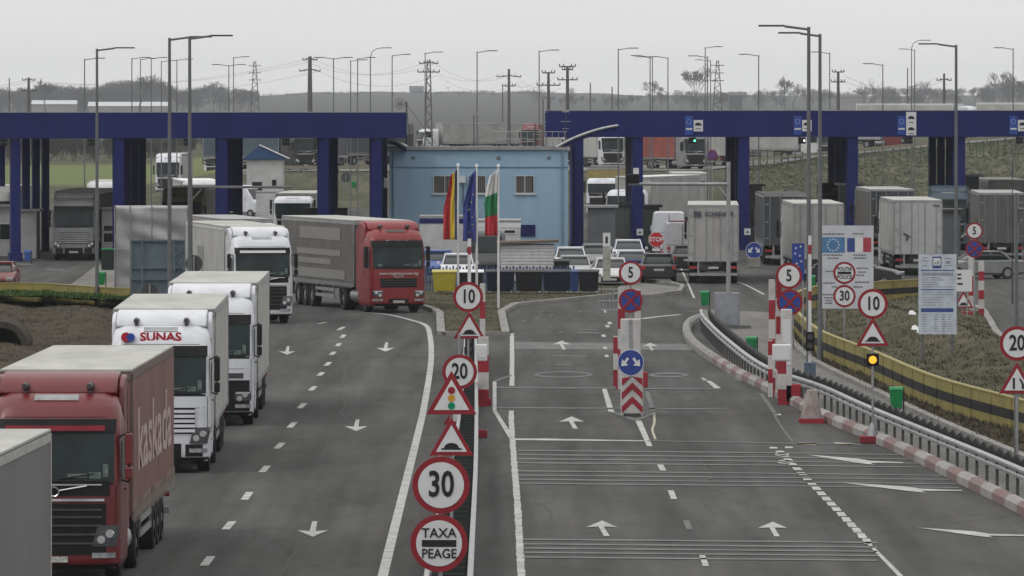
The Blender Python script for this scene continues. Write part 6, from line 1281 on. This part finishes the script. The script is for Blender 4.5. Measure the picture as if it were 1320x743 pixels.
wood('right_wood', spots(400, 690, 1420, 4600, 7400, [(690, 121), (760, 122), (820, 121), (870, 115), (950, 117), (1040, 112), (1090, 117), (1150, 109), (1230, 113), (1300, 103), (1420, 104)]), 'hazy mass of bare woodland behind the right canopy')
# far buildings
def shed(px0, px1, py0, py1, D, label, roof=True, m=None):
    x0, x1 = X(px0, D), X(px1, D); z1 = Z(py0, D); q = thing('far_building', (x0 + x1) / 2, D, 0, label, 'building', 'far buildings'); hw = (x1 - x0) / 2; e = Z(py1, D)
    mb = MB(); mb.box(-hw, hw, 0, 12, 0, e); mb.build('wall', m or M_kerb, q); mb = MB(); mb.prism([(-.5, e), (6, z1), (12.5, e)], -hw - .4, hw + .4); mb.build('roof', mat('far_roof', (.55, .57, .6), .4) if roof else M_dsteel, q)
shed(41, 98, 129.5, 134.5, 4500, 'long pale roofed barn in front of the left wood'); shed(114, 218, 131.5, 137, 4480, 'second pale roofed barn right of the first, behind the tall lamps'); shed(528, 546, 111, 117, 7000, 'small house silhouette on the ridge above the blue building', False, M_dsteel); shed(1083, 1111, 122, 125, 4400, 'grey boxy building on the skyline right of a power pole', False)
shed(940, 957, 119, 123, 4400, 'tiny house roof on the skyline right of the large bare tree', False, M_dsteel)
# ------------------------------------------------------------------ fence on the embankment and grass tufts
fr = thing('mesh_fence', 0, 0, 0, 'dull green mesh fence across the grassy embankment at right', 'fence'); mb = MB(); ms_ = MB()
pr = None
for i, px in enumerate(np.arange(962, 1345, 9)):
    D = 735; x = X(px, D); z = ground_z(x, D); mb.cyl((x, D, z), (x, D, z + 1.7), .05, n=4)
    if pr is not None:
        for t in (.1, .6, 1.1, 1.6): ms_.cyl((pr[0], D, pr[1] + t), (x, D, z + t), .018, n=3)
    pr = (x, z)
mb.build('fence_posts', mat('fence_green', (.05, .10, .06), .7), fr); ms_.build('fence_wires', MATS['fence_green'], fr)
for lab, pts, D, ht in (('grey crash rail along the upper road at right', [(960, 1340)], 790, .75), ('grey crash rail along the upper road left of the blue building', [(340, 500)], 694, .75)):
    q = thing('crash_rail', 0, 0, 0, lab, 'guardrail', 'rails on the upper road'); mb = MB(); px0, px1 = pts[0]; P = [(X(px, D), D, ground_z(X(px, D), D)) for px in range(px0, px1, 12)]
    for a, b in zip(P[:-1], P[1:]): mb.add([(a[0], D, a[2] + ht - .35), (b[0], D, b[2] + ht - .35), (b[0], D, b[2] + ht), (a[0], D, a[2] + ht), (a[0], D + .06, a[2] + ht - .35), (b[0], D + .06, b[2] + ht - .35), (b[0], D + .06, b[2] + ht), (a[0], D + .06, a[2] + ht)], [(0, 1, 2, 3), (4, 7, 6, 5), (3, 2, 6, 7), (0, 4, 5, 1)])
    mb.build('rail', mat('weathered_rail', (.24, .22, .17), .7), q); mb = MB(); [mb.box(a[0] - .06, a[0] + .06, D + .07, D + .15, a[2], a[2] + ht) for a in P[::2]]; mb.build('rail_posts', M_dsteel, q)
def tufts(name, label, fn, n, h, m, seed):
    rr = random.Random(seed); V, Fc = [], []
    for _ in range(n):
        x, y, z = fn(rr)
        for b in range(5):
            a = rr.uniform(0, 6.28); l = h * rr.uniform(.5, 1.3); w_ = h * .16; dx, dy = math.cos(a) * l * .6, math.sin(a) * l * .6; px, py = -math.sin(a) * w_, math.cos(a) * w_; i = len(V); ox, oy = x + rr.uniform(-.15, .15), y + rr.uniform(-.15, .15)
            V += [(ox - px, oy - py, z), (ox + px, oy + py, z), (ox + dx * .6 + px * .5, oy + dy * .6 + py * .5, z + l * .8), (ox + dx, oy + dy, z + l)]; Fc.append((i, i + 1, i + 2, i + 3))
    o = bpy.data.objects.new(name, np_mesh(name, np.array(V), np.array(Fc), m)); COL.objects.link(o); tag(o, label, 'grass', kind='stuff')
import mathutils
from mathutils.bvhtree import BVHTree
bpy.context.view_layer.update()
def surf(nm): o = bpy.data.objects[nm]; return BVHTree.FromPolygons([v.co for v in o.data.vertices], [tuple(p.vertices) for p in o.data.polygons])
def on(nm, bx):
    T = surf(nm)
    def fn(rr):
        while True:
            x, y = rr.uniform(bx[0], bx[1]), rr.uniform(bx[2], bx[3]); h = T.ray_cast(mathutils.Vector((x, y, 20)), mathutils.Vector((0, 0, -1)))
            if h[0]: return x, y, h[0].z - .02
    return fn
M_tg = mat('grass_blades', (.075, .085, .04), .9, scale=1, dirt=(.045, .05, .025)); M_tb = mat('dry_blades', (.10, .088, .062), .9, scale=1, dirt=(.05, .046, .034)); M_tl = mat('lush_blades', (.07, .12, .035), .9, scale=1, dirt=(.04, .07, .025))
tufts('grass', 'dry grass tufts on the bank behind the right yellow barrier', on('grass_bank', (8, 30, 180, 340)), 1500, .11, M_tb, 1)
tufts('grass', 'green grass patches on the bank behind the right yellow barrier', on('grass_bank', (8, 30, 180, 300)), 1200, .10, M_tg, 2)
tufts('grass', 'dry weeds on the dirt slope at left', on('dirt_slope', (-26, -9, 215, 330)), 1000, .10, M_tb, 3)
tufts('grass', 'lush green grass along the foot of the left yellow barrier', on('grass_verge', (-28, -12, 270, 330)), 2600, .16, M_tl, 4)
tufts('grass', 'short worn grass on the central island', on('grass_island', (-4, 6, 270, 370)), 2600, .07, M_tb, 5)
tufts('grass', 'weeds in the dirt between lane kerb and barrier', on('dirt_verge', (6, 20, 150, 300)), 900, .12, M_tb, 6)
def slope(rr):
    px = rr.uniform(940, 1345); D_ = rr.uniform(625, 785); x = X(px, D_); return x, D_, ground_z(x, D_)
tufts('grass', 'rough grass covering the embankment slope at right', slope, 4200, .17, mat('slope_blades', (.085, .082, .055), .95, scale=.12, dirt=(.045, .052, .03)), 7)
# litter on the bank
for i, (px, py) in enumerate(((1176, 412), (1180, 432), (1187, 436))):
    mb = MB(); x, y = G(px, py, .8); mb.add([(x - .15, y, 1.0), (x + .12, y - .1, .98), (x + .16, y + .2, 1.05), (x - .1, y + .25, 1.12), (x, y + .1, 1.16)], [(0, 1, 4), (1, 2, 4), (2, 3, 4), (3, 0, 4), (0, 3, 2, 1)])
    tag(mb.build('litter', M_swhite), ['white scrap of litter on the bank behind the yellow barrier', 'white litter scrap left below the price list board', 'pale litter scrap right below the price list board'][i], 'litter', 'litter on the bank')

# ------------------------------------------------------------------ haze
mh = bpy.data.materials.new('haze'); mh.use_nodes = True; t = mh.node_tree; t.nodes.clear(); o_ = t.nodes.new('ShaderNodeOutputMaterial'); pv = t.nodes.new('ShaderNodeVolumePrincipled')
pv.inputs['Color'].default_value = (.90, .945, 1, 1); pv.inputs['Density'].default_value = 5.4e-5; pv.inputs['Anisotropy'].default_value = 0; t.links.new(pv.outputs[0], o_.inputs['Volume'])
mb = MB(); mb.box(-1600, 1600, -60, 9000, -8, 60); hz_ = mb.build('haze', mh); tag(hz_, kind='stuff')
for m in bpy.data.meshes:
    if m.users == 0: bpy.data.meshes.remove(m)
